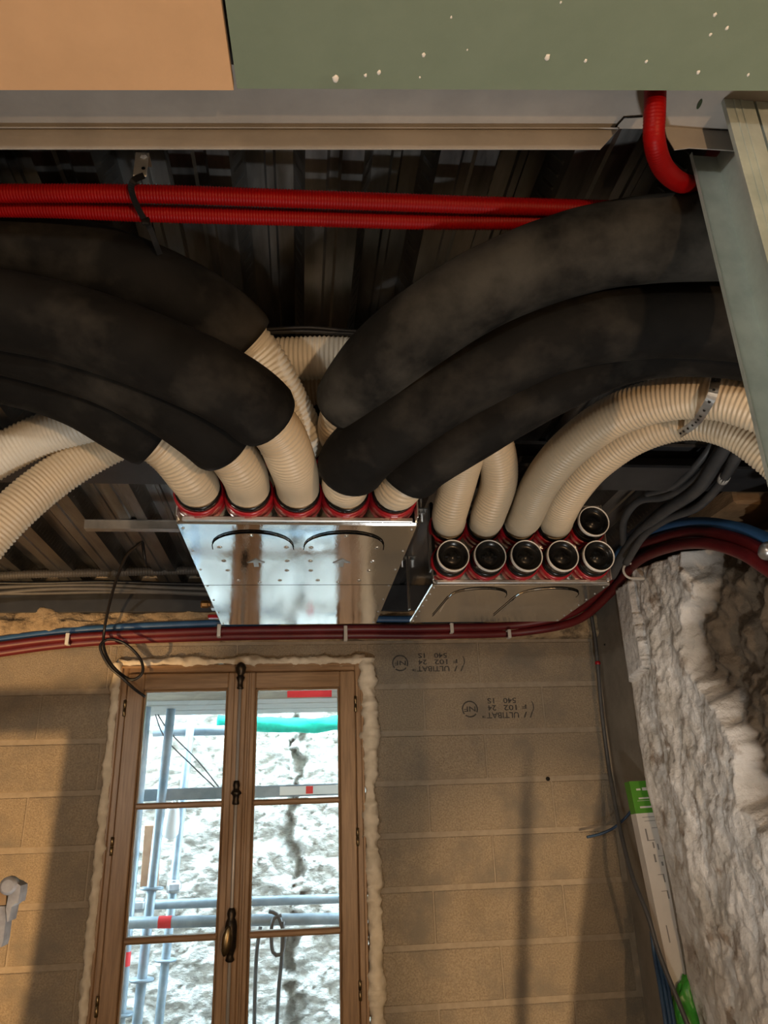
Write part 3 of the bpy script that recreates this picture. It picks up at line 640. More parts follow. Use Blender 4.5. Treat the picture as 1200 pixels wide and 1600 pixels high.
# ================================================================== MANIFOLD BOXES
def cached(key, builder, _c={}):
    if key not in _c: _c[key] = builder()
    return _c[key]
NOSE = {}
RZ = (.061, .165)                   # spigot rows above the underside
H0 = .56
def screw(c, par, n=(0, 0, -1), r=.0042):
    MB().lathe(c, n, [(0, r), (.0012, r), (.0022, r*.6)], 10).build('screw', 'galv_dull', par)
def make_box(x0, x1, y0, y1, label, hatches, seam, capped, name):
    zt = .80
    t = thing('air_manifold', V((x0+x1)/2, y0, H0), label, 'ventilation box', 'ventilation manifold boxes under the deck')
    body = MB().box((x0, y0, EZ+H0), (x1, y1, EZ+zt), .003).build('body', 'galv', t)
    # folded front frame
    mb = MB(); mb.box((x0+.012, y0-.010, EZ+H0+.001), (x1-.012, y0, EZ+H0+.012), .002); mb.box((x0, y0-.016, EZ+H0+.010), (x0+.004, y0, EZ+zt), .001); mb.box((x1-.004, y0-.016, EZ+H0+.010), (x1, y0, EZ+zt), .001); mb.box((x0+.004, y0-.012, EZ+zt-.012), (x1-.004, y0, EZ+zt), .002)
    mb.build('front_frame', 'galv_dull', t)
    # bottom plates
    ys = [y0+.004] + ([seam] if seam else []) + [y1-.001]
    for a, b in zip(ys, ys[1:]):
        MB().box((x0+.001, a+.0008, EZ+H0-.0016), (x1-.001, b-.0008, EZ+H0-.0001), .0005).build('bottom_plate', 'galv', t)
    if seam: MB().box((x0+.002, seam-.0012, EZ+H0-.0019), (x1-.002, seam+.0012, EZ+H0-.0003)).build('seam', 'gap', body)
    for px in (x0+.010, x1-.010):
        for k in range(7):
            yy = y0+.03+(y1-y0-.05)*k/6; screw(V(px, yy, H0-.0016), body, r=.0033)
    for (hx0, hx1, hy0, hy1, slit) in hatches:
        cx = (hx0+hx1)/2; pts = []
        sh = (hy1-hy0)*.28
        n = 14
        for k in range(n+1):
            a = math.pi*k/n; pts.append((cx-(hx1-hx0)/2*math.cos(a)*1.0, hy0+sh-sh*math.sin(a)**.8))
        pts += [(hx1-.005, hy1-.05), (hx1-.035, hy1), (hx0+.035, hy1), (hx0+.005, hy1-.05)]
        cov = MB().prism([V(x, y, H0-.0044) for x, y in pts][::-1], (0, 0, .0028)).build('access_cover', 'galv', t)
        # dark gap along the arch
        mb = MB(); out = [(cx+(x-cx)*1.02, y-.010*max(.15, math.sin(math.pi*k/n))) for k, (x, y) in enumerate(pts[:n+1])]
        for k in range(n): mb.add([V(*pts[k], H0-.0047), V(*pts[k+1], H0-.0047), V(*out[k+1], H0-.0047), V(*out[k], H0-.0047)], [(0, 1, 2, 3)])
        mb.build('cover_gap', 'gap', cov)
        if slit:
            a = Vector(V(hx0-.004, hy0+sh, H0-.0048)); b = Vector(V(hx0-.012, hy1, H0-.0048))
            MB().prism([a, a+Vector((.0028, 0, 0)), b+Vector((.0028, 0, 0)), b], (0, 0, .0005)).build('cover_gap', 'gap', cov)
        if not slit:
            rv = [(cx, hy0+.012), (cx, hy1-.012)]
            for s in (-1, 1):
                hw = (hx1-hx0)/2
                rv += [(cx+s*(hw-.016), hy0+sh*.85), (cx+s*(hw-.016), hy0+(hy1-hy0)*.5), (cx+s*(hw-.018), hy0+(hy1-hy0)*.70), (cx+s*(hw-.038), hy1-.030)]
            for (x, y) in rv: MB().lathe(V(x, y, H0-.0044), (0, 0, -1), [(0, .0062), (.0015, .0055), (.0028, .003), (.003, .001)], 12).build('rivet', 'galv', cov)
            ay = hy0+(hy1-hy0)*.52
            ar = [(-.006, .035), (-.006, 0), (-.022, .004), (0, -.028), (.022, .004), (.006, 0), (.006, .035)]
            mb = MB(); mb.prism([V(cx+u, ay+w, H0-.0062) for u, w in ar[::-1]], (0, 0, .0018)); mb.build('pressed_arrow', 'galv_dull', cov)
    # spigots
    cxm = (x0+x1)/2
    for r in range(2):
        for i in range(5):
            c = V(cxm+(i-2)*.104-.004, y0, H0+RZ[r])
            NOSE[(name, r, i)] = c
            def ring(): return MB().lathe((0, 0, 0), (0, -1, 0), [(0, .0515), (.003, .0535), (.022, .0535), (.027, .0520), (.028, .047), (.018, .045)], 28, cap=False).mesh('spigot', MT['redplastic'])
            me, oo = cached('ring', ring)
            sp = bpy.data.objects.new('spigot', me); COL.objects.link(sp); place(sp, c+oo, t)
            me, oo = cached('seal', lambda: MB().lathe((0, 0, 0), (0, -1, 0), [(.002, .0470), (.028, .0485), (.038, .0485), (.043, .0475), (.044, .044)], 28, cap=False).mesh('seal', MT['blackplastic']))
            se = bpy.data.objects.new('seal', me); COL.objects.link(se); place(se, c+oo, sp)
            me, oo = cached('clip', lambda: MB().box((-.008, -.024, -.0545), (.008, -.004, -.0505), .001).mesh('release_clip', MT['redplastic']))
            cl = bpy.data.objects.new('release_clip', me); COL.objects.link(cl); place(cl, c+oo, sp)
            if (r, i) in capped:
                me, oo = cached('rim', lambda: MB().lathe((0, 0, 0), (0, -1, 0), [(.066, .0440), (.068, .0455), (.078, .0455), (.0805, .0445), (.0795, .0425), (.060, .0420)], 30, cap=False).mesh('cap_rim', MT['rim']))
                me2, oo2 = cached('collar', lambda: MB().lathe((0, 0, 0), (0, -1, 0), [(.03, .0450), (.067, .0450)], 28, cap=False).mesh('collar', MT['blackplastic']))
                co = bpy.data.objects.new('collar', me2); COL.objects.link(co); place(co, c+oo2, sp)
                ri = bpy.data.objects.new('cap_rim', me); COL.objects.link(ri); place(ri, c+oo, sp)
                def capm():
                    mb = MB().lathe((0, 0, 0), (0, -1, 0), [(.058, .0422), (.0775, .0420), (.078, .0385), (.068, .036), (.067, .016), (.072, .012), (.073, .0)], 28, cap=False)
                    mb.box((-.022, -.071, -.003), (.022, -.063, .003), .001); return mb.mesh('cap', MT['blackplastic'])
                me, oo = cached('cap', capm)
                ca = bpy.data.objects.new('cap', me); COL.objects.link(ca); place(ca, c+oo, sp)
    return t
capped1 = [(1, 0), (1, 1), (1, 4)]
b1 = make_box(-.2655, .251, 1.508, 2.477, 'larger galvanised ventilation manifold with arrowed hatches, left of the two boxes',
              [(-.206, -.021, 1.562, 1.965, 0), (.004, .191, 1.562, 1.965, 0)], 1.990, capped1, 'L')
capped2 = [(0, k) for k in range(5)]+[(1, 4)]
b2 = make_box(.3635, .8857, 1.993, 2.463, 'smaller galvanised ventilation manifold with black-capped spigots, right of the other box',
              [(.436, .606, 2.030, 2.36, 1), (.640, .826, 2.030, 2.36, 1)], None, capped2, 'R')
MB().box((.3655, 1.968, EZ+H0+.02), (.3735, 1.978, EZ+.80), .002).build('gasket', 'blackplastic', b2)
# side flange strips and hangers
for bx, t, ys in ((.3635, b2, (2.0, 2.45)), (.2510, b1, (1.53, 2.45)), (-.2655, b1, (1.53, 2.45))):
    for yy in ys:
        sgn = -1 if bx in (.3635, -.2655) else 1
        mb = MB(); mb.box((bx, yy-.015, EZ+.60), (bx+sgn*.003, yy+.015, EZ+.79), .001); mb.box((bx, yy-.015, EZ+.785), (bx+sgn*.03, yy+.015, EZ+.788))
        mb.tube([V(bx+sgn*.018, yy, .75), V(bx+sgn*.018, yy, ZD-.001)], .004, 8)
        mb.lathe(V(bx+sgn*.018, yy, .775), (0, 0, 1), [(0, .009), (.01, .009)], 6, smooth=False)
        mb.build('hanger', 'galv_dull', t)
# condensate valve at the left of box 1
vc = aY(330, 940, 2.46)
vt = thing('valve', V(-.30, 2.44, .60), 'small brass and steel valve at the back of the larger box', 'valve')
c0 = aY(316, 944, 2.42)
MB().lathe(c0, (1, 0, 0), [(-.004, .010), (0, .013), (.018, .013), (.02, .010), (.03, .010)], 8, smooth=False).build('brass_fitting', 'brass', vt)
MB().box(c0+Vector((.028, -.02, -.018)), c0+Vector((.060, .02, .026)), .003).build('valve_body', 'alu', vt)
c1 = aY(334, 964, 2.43); MB().box(c1+Vector((-.018, -.012, -.005)), c1+Vector((.026, .012, .006)), .002).build('red_lever', 'redplastic', vt)
# ================================================================== DUCTS
TR = .0445; PIT = .0092
def duct(box, r, i, pix, label, sleeve=None, m_='tube', sm='black_foam', sr=.062, group='ivory ventilation tubes', lead=.07):
    """from spigot (row r, place i) through (px, py, depth) points"""
    pts = []
    if box:
        c = NOSE[(box, r, i)]; pts = [c+Vector((0, -.018, 0)), c+Vector((0, -.055, .002))]
    pts += [aD(*q) for q in pix]
    if pix[-1][0] < 0 or pix[-1][0] > 1200:          # carry on to the wall out of frame
        d = pts[-1]-pts[-2]; d.z *= .2; d.normalize(); lim = (1.36-pts[-1].x)/d.x if d.x > .05 else .9
        pts.append(pts[-1]+d*max(.15, min(.9, lim)))
    t = thing('ventilation_duct', pts[0], label, 'ventilation duct', group)
    path = curve(pts, PIT/4)
    L = len(path)
    if sleeve is None:
        MB().tube(path, corr(TR-.0022, .0034, PIT), 26).build('corrugated_tube', m_, t)
    else:
        # index nearest to the sleeve start
        s = min(range(L), key=lambda k: (path[k]-aD(*sleeve)).length)
        MB().tube(path[:min(L, s+40)], corr(TR-.0022, .0034, PIT), 26).build('corrugated_tube', m_, t)
        sp = path[s:][::5]
        sd = random.random()*50
        rf = lambda k, al, a: sr*(1+.025*noise.noise(Vector((al*6, math.cos(a), math.sin(a)+sd)))+.012*noise.noise(Vector((al*25, math.cos(a)*2, math.sin(a)*2+sd))))-(0.004*max(0, 1-al/.012))
        mb = MB().tube(sp, rf, 30, cap=False)
        # end ring and inner wall
        n = 30; o = len(mb.v); tdir = (sp[1]-sp[0]).normalized()
        for k in range(n):
            v = mb.v[k]; mb.v.append(sp[0]+(v-sp[0])*.76+tdir*.002)
        for k in range(n):
            v = mb.v[o+k]; mb.v.append(v+tdir*.05)
        for k in range(n):
            k2 = (k+1) % n; mb.f.append([k2, k, o+k, o+k2]); mb.sm.append(False); mb.f.append([o+k2, o+k, o+n+k, o+n+k2]); mb.sm.append(True)
        mb.build('insulation_sleeve', sm, t)
    return t
IG = 'ducts in black insulation sleeves'
# left-going
duct('L', 1, 2, [(470, 680, 1.45), (443, 625, 1.40), (402, 555, 1.36), (325, 485, 1.31), (200, 424, 1.27), (60, 386, 1.25), (-120, 362, 1.23), (-300, 350, 1.2)],
     'topmost left-going duct, its black sleeve ending highest above the boxes', (384, 536, 1.345), group=IG, m_='tube_grey')
duct('L', 0, 2, [(455, 720, 1.40), (432, 672, 1.32), (370, 615, 1.25), (220, 545, 1.21), (80, 500, 1.19), (-100, 470, 1.17), (-300, 455, 1.15)],
     'thick left-going sleeved duct in front of the others, from the middle spigot', (418, 655, 1.29), group=IG, sr=.064)
duct('L', 0, 1, [(375, 728, 1.42), (345, 690, 1.36), (270, 632, 1.31), (160, 575, 1.29), (0, 528, 1.27), (-150, 500, 1.26), (-300, 490, 1.25)],
     'left-going sleeved duct from second spigot, squeezed between two other sleeves', (352, 697, 1.37), group=IG)
duct('L', 0, 0, [(298, 745, 1.50), (262, 702, 1.44), (200, 660, 1.40), (110, 610, 1.38), (0, 578, 1.36), (-150, 560, 1.35), (-300, 555, 1.34)],
     'lowest left-going sleeved duct, from the leftmost spigot', (238, 690, 1.425), group=IG)
# right-going
duct('L', 1, 3, [(533, 670, 1.42), (548, 628, 1.34), (600, 560, 1.26), (690, 490, 1.22), (800, 430, 1.20), (930, 388, 1.18), (1060, 372, 1.16), (1200, 372, 1.14), (1400, 390, 1.12)],
     'topmost right-going duct in a thick dusty black sleeve', (544, 634, 1.345), sm='dusty_foam', group=IG, sr=.066)
duct('L', 0, 3, [(540, 752, 1.44), (556, 716, 1.37), (620, 660, 1.31), (730, 590, 1.28), (880, 522, 1.26), (1020, 500, 1.25), (1150, 505, 1.24), (1350, 530, 1.22)],
     'middle right-going sleeved duct, from the fourth spigot', (549, 733, 1.40), sm='black_foam', group=IG, sr=.064)
duct('L', 0, 4, [(624, 760, 1.48), (655, 722, 1.43), (740, 668, 1.39), (850, 602, 1.36), (980, 545, 1.34), (1120, 535, 1.32), (1300, 560, 1.30)],
     'lowest right-going sleeved duct, from the rightmost spigot', (636, 744, 1.455), group=IG)
# bare tubes of the smaller box
duct('R', 1, 0, [(703, 800, 1.92), (718, 745, 1.82), (728, 690, 1.70), (705, 630, 1.58), (640, 590, 1.52)], 'bare ivory tube rising from the leftmost upper spigot of the smaller box', group='bare ivory tubes')
duct('R', 1, 1, [(764, 800, 1.92), (780, 745, 1.82), (766, 680, 1.72), (700, 610, 1.62), (610, 570, 1.56)], 'bare ivory tube bowing right then left from the second upper spigot', group='bare ivory tubes')
duct('R', 1, 2, [(822, 805, 1.95), (845, 755, 1.80), (890, 700, 1.66), (960, 650, 1.56), (1050, 622, 1.48), (1130, 622, 1.42), (1210, 648, 1.37), (1300, 690, 1.33)], 'upper of the two bare ivory tubes arching right under the strap', group='bare ivory tubes')
duct('R', 1, 3, [(872, 805, 1.97), (890, 770, 1.86), (930, 722, 1.75), (1000, 675, 1.65), (1080, 655, 1.58), (1150, 670, 1.52), (1215, 715, 1.47), (1290, 780, 1.42)], 'lower of the two bare ivory tubes arching right under the strap', group='bare ivory tubes')
# bare tubes behind, from right to left
duct(None, 0, 0, [(640, 562, 1.53), (560, 560, 1.53), (480, 560, 1.53), (390, 568, 1.54), (270, 610, 1.57), (160, 652, 1.60), (60, 682, 1.60), (-40, 735, 1.56), (-140, 800, 1.5)], 'upper bare ivory tube running crosswise behind the sleeves, leaving left', group='bare ivory tubes', m_='tube_grey')
duct(None, 0, 0, [(650, 612, 1.66), (560, 603, 1.66), (470, 603, 1.66), (380, 618, 1.66), (270, 655, 1.66), (170, 695, 1.66), (90, 742, 1.62), (20, 800, 1.56), (-50, 880, 1.5), (-110, 980, 1.42)], 'lower bare ivory tube running crosswise behind the sleeves, bending down at left', group='bare ivory tubes')
# perforated strap around the two arching tubes
def strap():
    pp = [aD(1122, 580, 1.42), aD(1119, 592, 1.375), aD(1112, 620, 1.36), aD(1098, 645, 1.395), aD(1085, 662, 1.47), aD(1068, 674, 1.53), aD(1056, 682, 1.60)]
    path = curve(pp, .006); mb = MB(); vs = []; n = len(path); w = .0085
    for i, p in enumerate(path):
        tdir = (path[min(n-1, i+1)]-path[max(0, i-1)]).normalized(); v = (p-Vector((0, 0, EZ))).normalized(); sd = tdir.cross(v).normalized()*w
        for q in (p-sd, p+sd): vs.append(q)
        for q in (p-sd+v*.0014, p+sd+v*.0014): vs.append(q)
    fs = []
    for i in range(n-1):
        a = 4*i; fs += [(a, a+1, a+5, a+4), (a+2, a+6, a+7, a+3), (a, a+4, a+6, a+2), (a+1, a+3, a+7, a+5)]
    mb.add(vs, fs)
    t = thing('perforated_strap', path[0], 'grey perforated steel strap hugging the two arching tubes', 'strap')
    mb.build('band', 'galv_dull', t)
    for k in range(2, n-2, 4):
        v = (path[k]-Vector((0, 0, EZ))).normalized(); MB().lathe(path[k]-v*.0006, -v, [(0, .0028), (.0004, .0028)], 10).build('strap_hole', 'blackplastic' if k % 8 else 'rim', t)
strap()
# ================================================================== RED CONDUITS, BRACKET
def tube_thing(name, m_, pts, r, label, cat, group=None, seg=12, step=.01, corrp=None):
    path = curve(pts, (corrp[1]/3 if corrp else step))
    return tag(MB().tube(path, corr(r-corrp[0], corrp[0], corrp[1]) if corrp else r, seg).build(name, m_, ), label, cat, group)
ZR = .872
tube_thing('red_conduit', 'redconduit', [aZ(-260, 305, ZR), aZ(-100, 303, ZR), aZ(60, 302, ZR), aZ(230, 303, ZR), aZ(500, 312, ZR), aZ(760, 321, ZR), aZ(980, 328, ZR), aZ(1150, 334, ZR), aZ(1350, 340, ZR)], .0142, 'upper of the two long red corrugated conduits under the deck', 'conduit', 'red corrugated conduits', 16, corrp=(.0016, .0046))
tube_thing('red_conduit', 'redconduit', [aZ(-260, 338, ZR+.012), aZ(-100, 326, ZR+.012), aZ(60, 326, ZR+.006), aZ(230, 333, ZR), aZ(450, 339, ZR), aZ(650, 345, ZR), aZ(860, 346, ZR), aZ(1150, 350, ZR), aZ(1350, 352, ZR)], .0142, 'lower of the two long red corrugated conduits under the deck', 'conduit', 'red corrugated conduits', 16, corrp=(.0016, .0046))
def YP(x, y, Y): return aY(x, y, Y)
tube_thing('red_conduit', 'redconduit', [YP(1024, 60, .662), YP(1024, 130, .662), YP(1023, 175, .668), YP(1022, 215, .685), YP(1031, 252, .72), YP(1054, 280, .775), YP(1085, 290, .83), YP(1130, 286, .90), YP(1200, 280, .95)], .0142, 'short red conduit dropping behind the green board and bending right', 'conduit', None, 18, corrp=(.0006, .0040))
bk = aZ(223, 240, ZD-.001)
bt = thing('fixing_bracket', bk, 'small zinc angle bracket screwed to the deck, holding the red conduits', 'bracket')
b_lo = aY(223, 276, bk.y-.002)
MB().box((bk.x-.010, bk.y-.003, b_lo.z), (bk.x+.010, bk.y-.0015, bk.z), .0006).build('tab', 'zinc', bt)
MB().box((bk.x-.010, bk.y-.003, bk.z-.002), (bk.x+.010, bk.y+.024, bk.z), .0006).build('foot', 'zinc', bt)
MB().lathe(aY(224, 244, bk.y-.003), (0, -1, 0), [(0, .006), (.002, .006), (.004, .003)], 6, smooth=False).build('screw', 'rod', bt)
MB().lathe(aY(224, 263, bk.y-.003), (0, -1, 0), [(0, .003), (.0004, .003)], 10).build('hole', 'blackplastic', bt)
tie = thing('cable_tie', aZ(215, 320, ZR-.03), 'black cable tie looped round the two red conduits', 'cable tie')
def ribbon(pts, w, th_, name, m_, par=None, face=None):
    path = curve(pts, .004); n = len(path); vs = []; fs = []
    for i, p in enumerate(path):
        tdir = (path[min(n-1, i+1)]-path[max(0, i-1)]).normalized(); v = (p-Vector((0, 0, EZ))).normalized(); sd = tdir.cross(v).normalized()*w
        vs += [p-sd, p+sd, p-sd+v*th_, p+sd+v*th_]
    for i in range(n-1):
        a = 4*i; fs += [(a, a+1, a+5, a+4), (a+2, a+6, a+7, a+3), (a, a+4, a+6, a+2), (a+1, a+3, a+7, a+5)]
    fs += [(0, 2, 3, 1), (4*n-4, 4*n-3, 4*n-1, 4*n-2)]
    mb = MB().add(vs, fs); return mb.build(name, m_, par)
def RD(x, y, off): d = ray(x, y); return aD(x, y, ZR/d.z-off)
ribbon([aY(225, 274, bk.y-.006), RD(208, 283, .016), RD(205, 293, .021), RD(209, 310, .022), RD(217, 328, .021), RD(226, 343, .021), RD(233, 354, .016), aD(243, 380, 1.20), aD(250, 398, 1.22)], .0045, .0015, 'strap', 'tie', tie)
hd = RD(228, 346, .024); MB().box(hd-Vector((.006, .004, .007)), hd+Vector((.006, .003, .007)), .0015).build('buckle', 'tie', tie)
# ================================================================== SERVICES ALONG THE BACK WALL
BY = 3.35
PIPES = [('bluepipe', 'blue_pipe', .0175, [(-120, 1018), (0, 1000), (80, 989), (160, 982), (340, 974), (560, 968), (700, 968), (820, 962), (890, 945), (940, 905)], [(975, 855, 2.75), (1020, 828, 2.45), (1090, 816, 2.15), (1160, 826, 1.95), (1230, 850, 1.8)], 'long blue pipe clipped above the window, rising over the old wall'),
         ('redpipe', 'red_pipe', .0185, [(-120, 1026), (0, 1009), (80, 999), (160, 993), (340, 986), (560, 982), (700, 981), (820, 975), (895, 957), (948, 912)], [(985, 862, 2.72), (1030, 841, 2.42), (1095, 831, 2.13), (1160, 845, 1.94), (1230, 878, 1.8)], 'upper dark red pipe running beside the blue one'),
         ('redpipe', 'red_pipe', .0185, [(-120, 1037), (0, 1020), (80, 1009), (160, 1002), (340, 995), (560, 992), (700, 992), (820, 987), (900, 970), (955, 925)], [(993, 880, 2.68), (1040, 857, 2.38), (1100, 849, 2.10), (1160, 865, 1.92), (1230, 905, 1.78)], 'lower dark red pipe, nearest the window head')]
for k, (m_, nm, r, a, b, lb) in enumerate(PIPES):
    pts = [aY(x, y, BY-.02*(k == 1)) for x, y in a[:8]] + [aY(a[8][0], a[8][1], 3.22), aY(a[9][0], a[9][1], 2.98)] + [aY(*q) for q in b]
    d = pts[-1]-pts[-2]; d.x = 0; d.z *= .3; d.normalize(); pts += [pts[-1]+d*.3, pts[-1]+d*.9]
    tube_thing(nm, m_, pts, r, lb, 'pipe', 'pipes along the back wall', 14, .02)
for x, y, hh in ((105, 998, 9), (342, 985, 10), (540, 989, 12), (706, 981, 8), (796, 990, 7)):
    c = aY(x, y, BY-.045); lbl = {105: 'white pipe clip at the far left of the red pipes', 342: 'white pipe clip below the left corner of the larger box', 540: 'white pipe clip above the right window sash', 706: 'white pipe clip below the smaller box', 796: 'white pipe clip right of the one below the smaller box'}[x]
    h_ = hh*.0028
    mb = MB(); mb.box((c.x-.008, c.y-.004, c.z-h_), (c.x+.008, c.y, c.z+h_), .002); mb.box((c.x-.008, c.y, c.z+h_-.006), (c.x+.008, c.y+.03, c.z+h_), .001); mb.box((c.x-.008, c.y, c.z-h_), (c.x+.008, c.y+.03, c.z-h_+.006), .001)
    tag(mb.build('pipe_clip', 'white_clip'), lbl, 'clip', 'white pipe clips')
cc = aY(984, 893, 2.66); mb = MB(); arc = [cc+Vector((.03*math.cos(a), -.01, .03*math.sin(a))) for a in [math.radians(k) for k in range(80, 300, 15)]]
mb.tube(arc, .005, 8); mb.box(cc+Vector((.0, -.015, -.036)), cc+Vector((.05, .0, -.026)), .002); tag(mb.build('pipe_clip', 'white_clip'), 'white hook clip round the red pipe at the old wall corner', 'clip', 'white pipe clips')
sh = aX(1195, 868, 1.22); mb = MB().lathe(sh, (-.3, -1, .2), [(0, .012), (.01, .02), (.03, .022), (.045, .018), (.05, .008)], 16); tag(mb.build('pipe_fitting', 'alu'), 'shiny metal fitting on the red pipes at the right edge', 'fitting')
# grey corrugated conduit and cables
tube_thing('grey_conduit', 'greyconduit', [aY(x, y, 3.15) for x, y in ((-100, 905), (0, 899), (80, 896), (180, 894), (340, 890), (480, 890))], .020, 'grey corrugated conduit along the wall under the deck at left', 'conduit', None, 14, corrp=(.004, .011))
for k, (ys, m_, r, lb) in enumerate((([920, 915, 914, 918, 922], 'palecable', .009, 'upper of the pale grey cables sagging along the wall at left'), ([934, 921, 920, 925, 931], 'palecable', .010, 'lower of the pale grey cables sagging along the wall at left'), ([927, 927, 925, 926, 927], 'palecable', .007, 'middle thin grey cable along the wall at left'), ([910, 911, 909, 912, 914], 'blackcable', .008, 'black cable just under the grey corrugated conduit'))):
    tube_thing('cable', m_, [aY(x, y, 3.2) for x, y in zip((-60, 60, 160, 260, 400), ys)], r, lb, 'cable', 'cables along the back wall', 10, .02)
tag(MB().box((XW0, 3.345, EZ+.815), (XW1, 3.398, EZ+ZD-.001), .003).build('shade_strip', 'beam'), 'dark strip painted in for the shaded gap behind the cables above the ledge', 'beam')  # near-black strip added where the gap is dark; shade put into its colour
# old stone ledge on top of the block wall
def ledge():
    nu, nv = 220, 22; mb = MB()
    A0 = aY(-200, 985, 3.33).z-.03; 
    for j in range(nv+1):
        for i in range(nu+1):
            x = XW0+(XW1-XW0)*i/nu; t = j/nv
            z = EZ+.685+t*.155
            d = .06+.03*fbm((x, z, 2), 4, 5)+.02*fbm((x, z, 6), 15, 4)
            e = math.sin(math.pi*t)**.25
            mb.v.append(Vector((x, WY-.0-d*e+.01, z+.02*fbm((x, 0, t), 5, 3)*(t > .5))))
    for j in range(nv):
        for i in range(nu):
            a = j*(nu+1)+i; mb.f.append([a, a+1, a+nu+2, a+nu+1]); mb.sm.append(True)
    ob = mb.build('trim_1', 'ledge'); struct(ob)
ledge()
# small galvanised channel under the deck at left
A = aZ(133, 828, ZD-.03); B = aZ(290, 827, ZD-.03)
mb = MB(); w = .030
pr = [(-w, ZD-.002), (-w+.01, ZD-.002), (-w+.014, ZD-.03), (w-.014, ZD-.03), (w-.01, ZD-.002), (w, ZD-.002)]
mb.sheet([(A.x, A.y+u, EZ+z) for u, z in pr], (B.x-A.x+.2, 0, 0), 0)
tag(mb.build('ceiling_channel', 'galv_dull'), 'small galvanised channel fixed across the deck left of the larger box', 'metal channel')
# hanging black cable with loop
pts = [aY(232, 825, 2.7), aY(222, 845, 2.74), aY(200, 865, 2.85), aY(184, 900, 3.0), aY(172, 940, 3.15), aY(163, 985, 3.27), aY(162, 1010, 3.27), aY(172, 1035, 3.26), aY(190, 1054, 3.26), aY(208, 1062, 3.25), aY(222, 1052, 3.25), aY(222, 1036, 3.25), aY(210, 1018, 3.25), aY(190, 1003, 3.24), aY(168, 999, 3.23), aY(157, 1008, 3.22), aY(160, 1022, 3.22), aY(172, 1042, 3.23), aY(192, 1060, 3.25), aY(212, 1078, 3.30), aY(226, 1088, 3.36)]
tube_thing('hanging_cable', 'blackcable', pts, .0062, 'black cable hanging in a loop at the window corner', 'cable', None, 10, .01)
tube_thing('hanging_cable', 'blackcable', [aY(221, 838, 2.75), aY(223, 850, 2.75), aY(226, 872, 2.76), aY(228, 884, 2.8)], .006, 'short black cable end hanging below the galvanised channel', 'cable', None, 8, .01)
for k, dy in enumerate((0, 4)):
    tube_thing('thin_cable', 'blackcable', [aD(300, 508+dy, 1.5), aD(400, 515+dy, 1.5), aD(480, 512+dy*1.5, 1.5), aD(560, 518+dy, 1.5), aD(660, 516+dy, 1.5)], .004, ['upper', 'lower'][k]+' thin black cable above the crosswise ivory tube', 'cable', None, 8, .02)
# ================================================================== RIGHT CORNER
RG = 'grey insulated cables in the right corner'
for pts, r, lb in (([(1185, 610, 1.55), (1146, 680, 1.66), (1120, 720, 1.76), (1092, 762, 1.90), (1040, 798, 2.15), (1000, 832, 2.40), (975, 865, 2.58), (955, 900, 2.72)], .019, 'thickest grey cable sweeping down to the smaller box corner'),
                   ([(1205, 610, 1.52), (1164, 690, 1.64), (1146, 722, 1.72), (1122, 760, 1.86), (1090, 792, 2.0), (1040, 812, 2.2), (1005, 838, 2.38), (978, 880, 2.55)], .0135, 'outer grey cable with a white tape collar'),
                   ([(1165, 610, 1.62), (1130, 690, 1.72), (1105, 730, 1.82), (1075, 758, 1.95), (1035, 777, 2.1), (1000, 782, 2.2), (976, 810, 2.35), (974, 850, 2.55)], .013, 'grey cable kinked over behind the thickest grey cable'),
                   ([(1145, 610, 1.66), (1115, 690, 1.76), (1085, 730, 1.84), (1050, 760, 1.98), (1010, 772, 2.12)], .010, 'innermost thin grey cable in the right corner')):
    c = tube_thing('grey_cable', 'greycable', [aY(*q) for q in pts], r, lb, 'cable', RG, 12, .015)
    if 'collar' in lb:
        A = aY(1130, 749, 2.1); B = aY(1127, 755, 2.12); d = (aY(1122, 760, 1.86)-aY(1146, 722, 1.72)).normalized(); C0 = aY(1133, 744, 1.80)
        MB().tube([C0, C0+d*.026], .0155, 14).build('tape_collar', 'white_clip', c)
        MB().tube([aY(1164, 690, 1.64), aY(1151, 712, 1.695), aY(1138, 736, 1.775)], .0165, 12).build('sheath', 'greycable', c)
tag(MB().prism([aY(962, 842, 2.95), aY(985, 842, 2.95), aY(1003, 768, 2.95), aY(984, 768, 2.95)], (0, .05, 0)).build('timber_lath', 'timber'), 'pale brown timber lath leaning beside the smaller box', 'timber')
tag(MB().box((XW1+.0, 2.1, EZ+.862), (1.61, 2.98, EZ+.935), .01).build('timber_plate', 'timber'), 'old brown timber resting on top of the rough wall', 'timber')
# cable down the wall corner
cy = 3.30
c = tube_thing('wall_cable', 'greycable', [aY(924, 962, cy), aY(930, 1000, cy), aY(934, 1040, cy), aY(940, 1110, cy), aY(950, 1190, cy), aY(958, 1240, cy-.06), aY(972, 1310, cy-.16), aY(990, 1375, cy-.28), aY(1012, 1430, cy-.35), aY(1030, 1490, cy-.37), aY(1062, 1570, cy-.42), aY(1090, 1640, cy-.45)], .0085, 'grey cable dangling down the corner beside the block wall', 'cable', None, 10, .015)
MB().lathe(aY(934, 1036, cy), (0.05, 0, 1), [(-.008, .010), (-.006, .0125), (.006, .0125), (.008, .010)], 12).build('red_tie', 'redplastic', c)
tube_thing('blue_wire', 'bluecable', [aY(917, 1308, 3.30), aY(938, 1303, 3.30), aY(958, 1294, 3.29), aY(975, 1280, 3.28), aY(990, 1262, 3.25)], .0055, 'short blue wire end sticking out of the wall corner', 'wire', None, 8, .01)
tube_thing('black_tie', 'blackcable', [aY(944, 1008, 3.30), aY(958, 996, 3.27), aY(972, 982, 3.22)], .004, 'black tie tail poking out under the red pipes at the corner', 'cable tie', None, 8, .01)
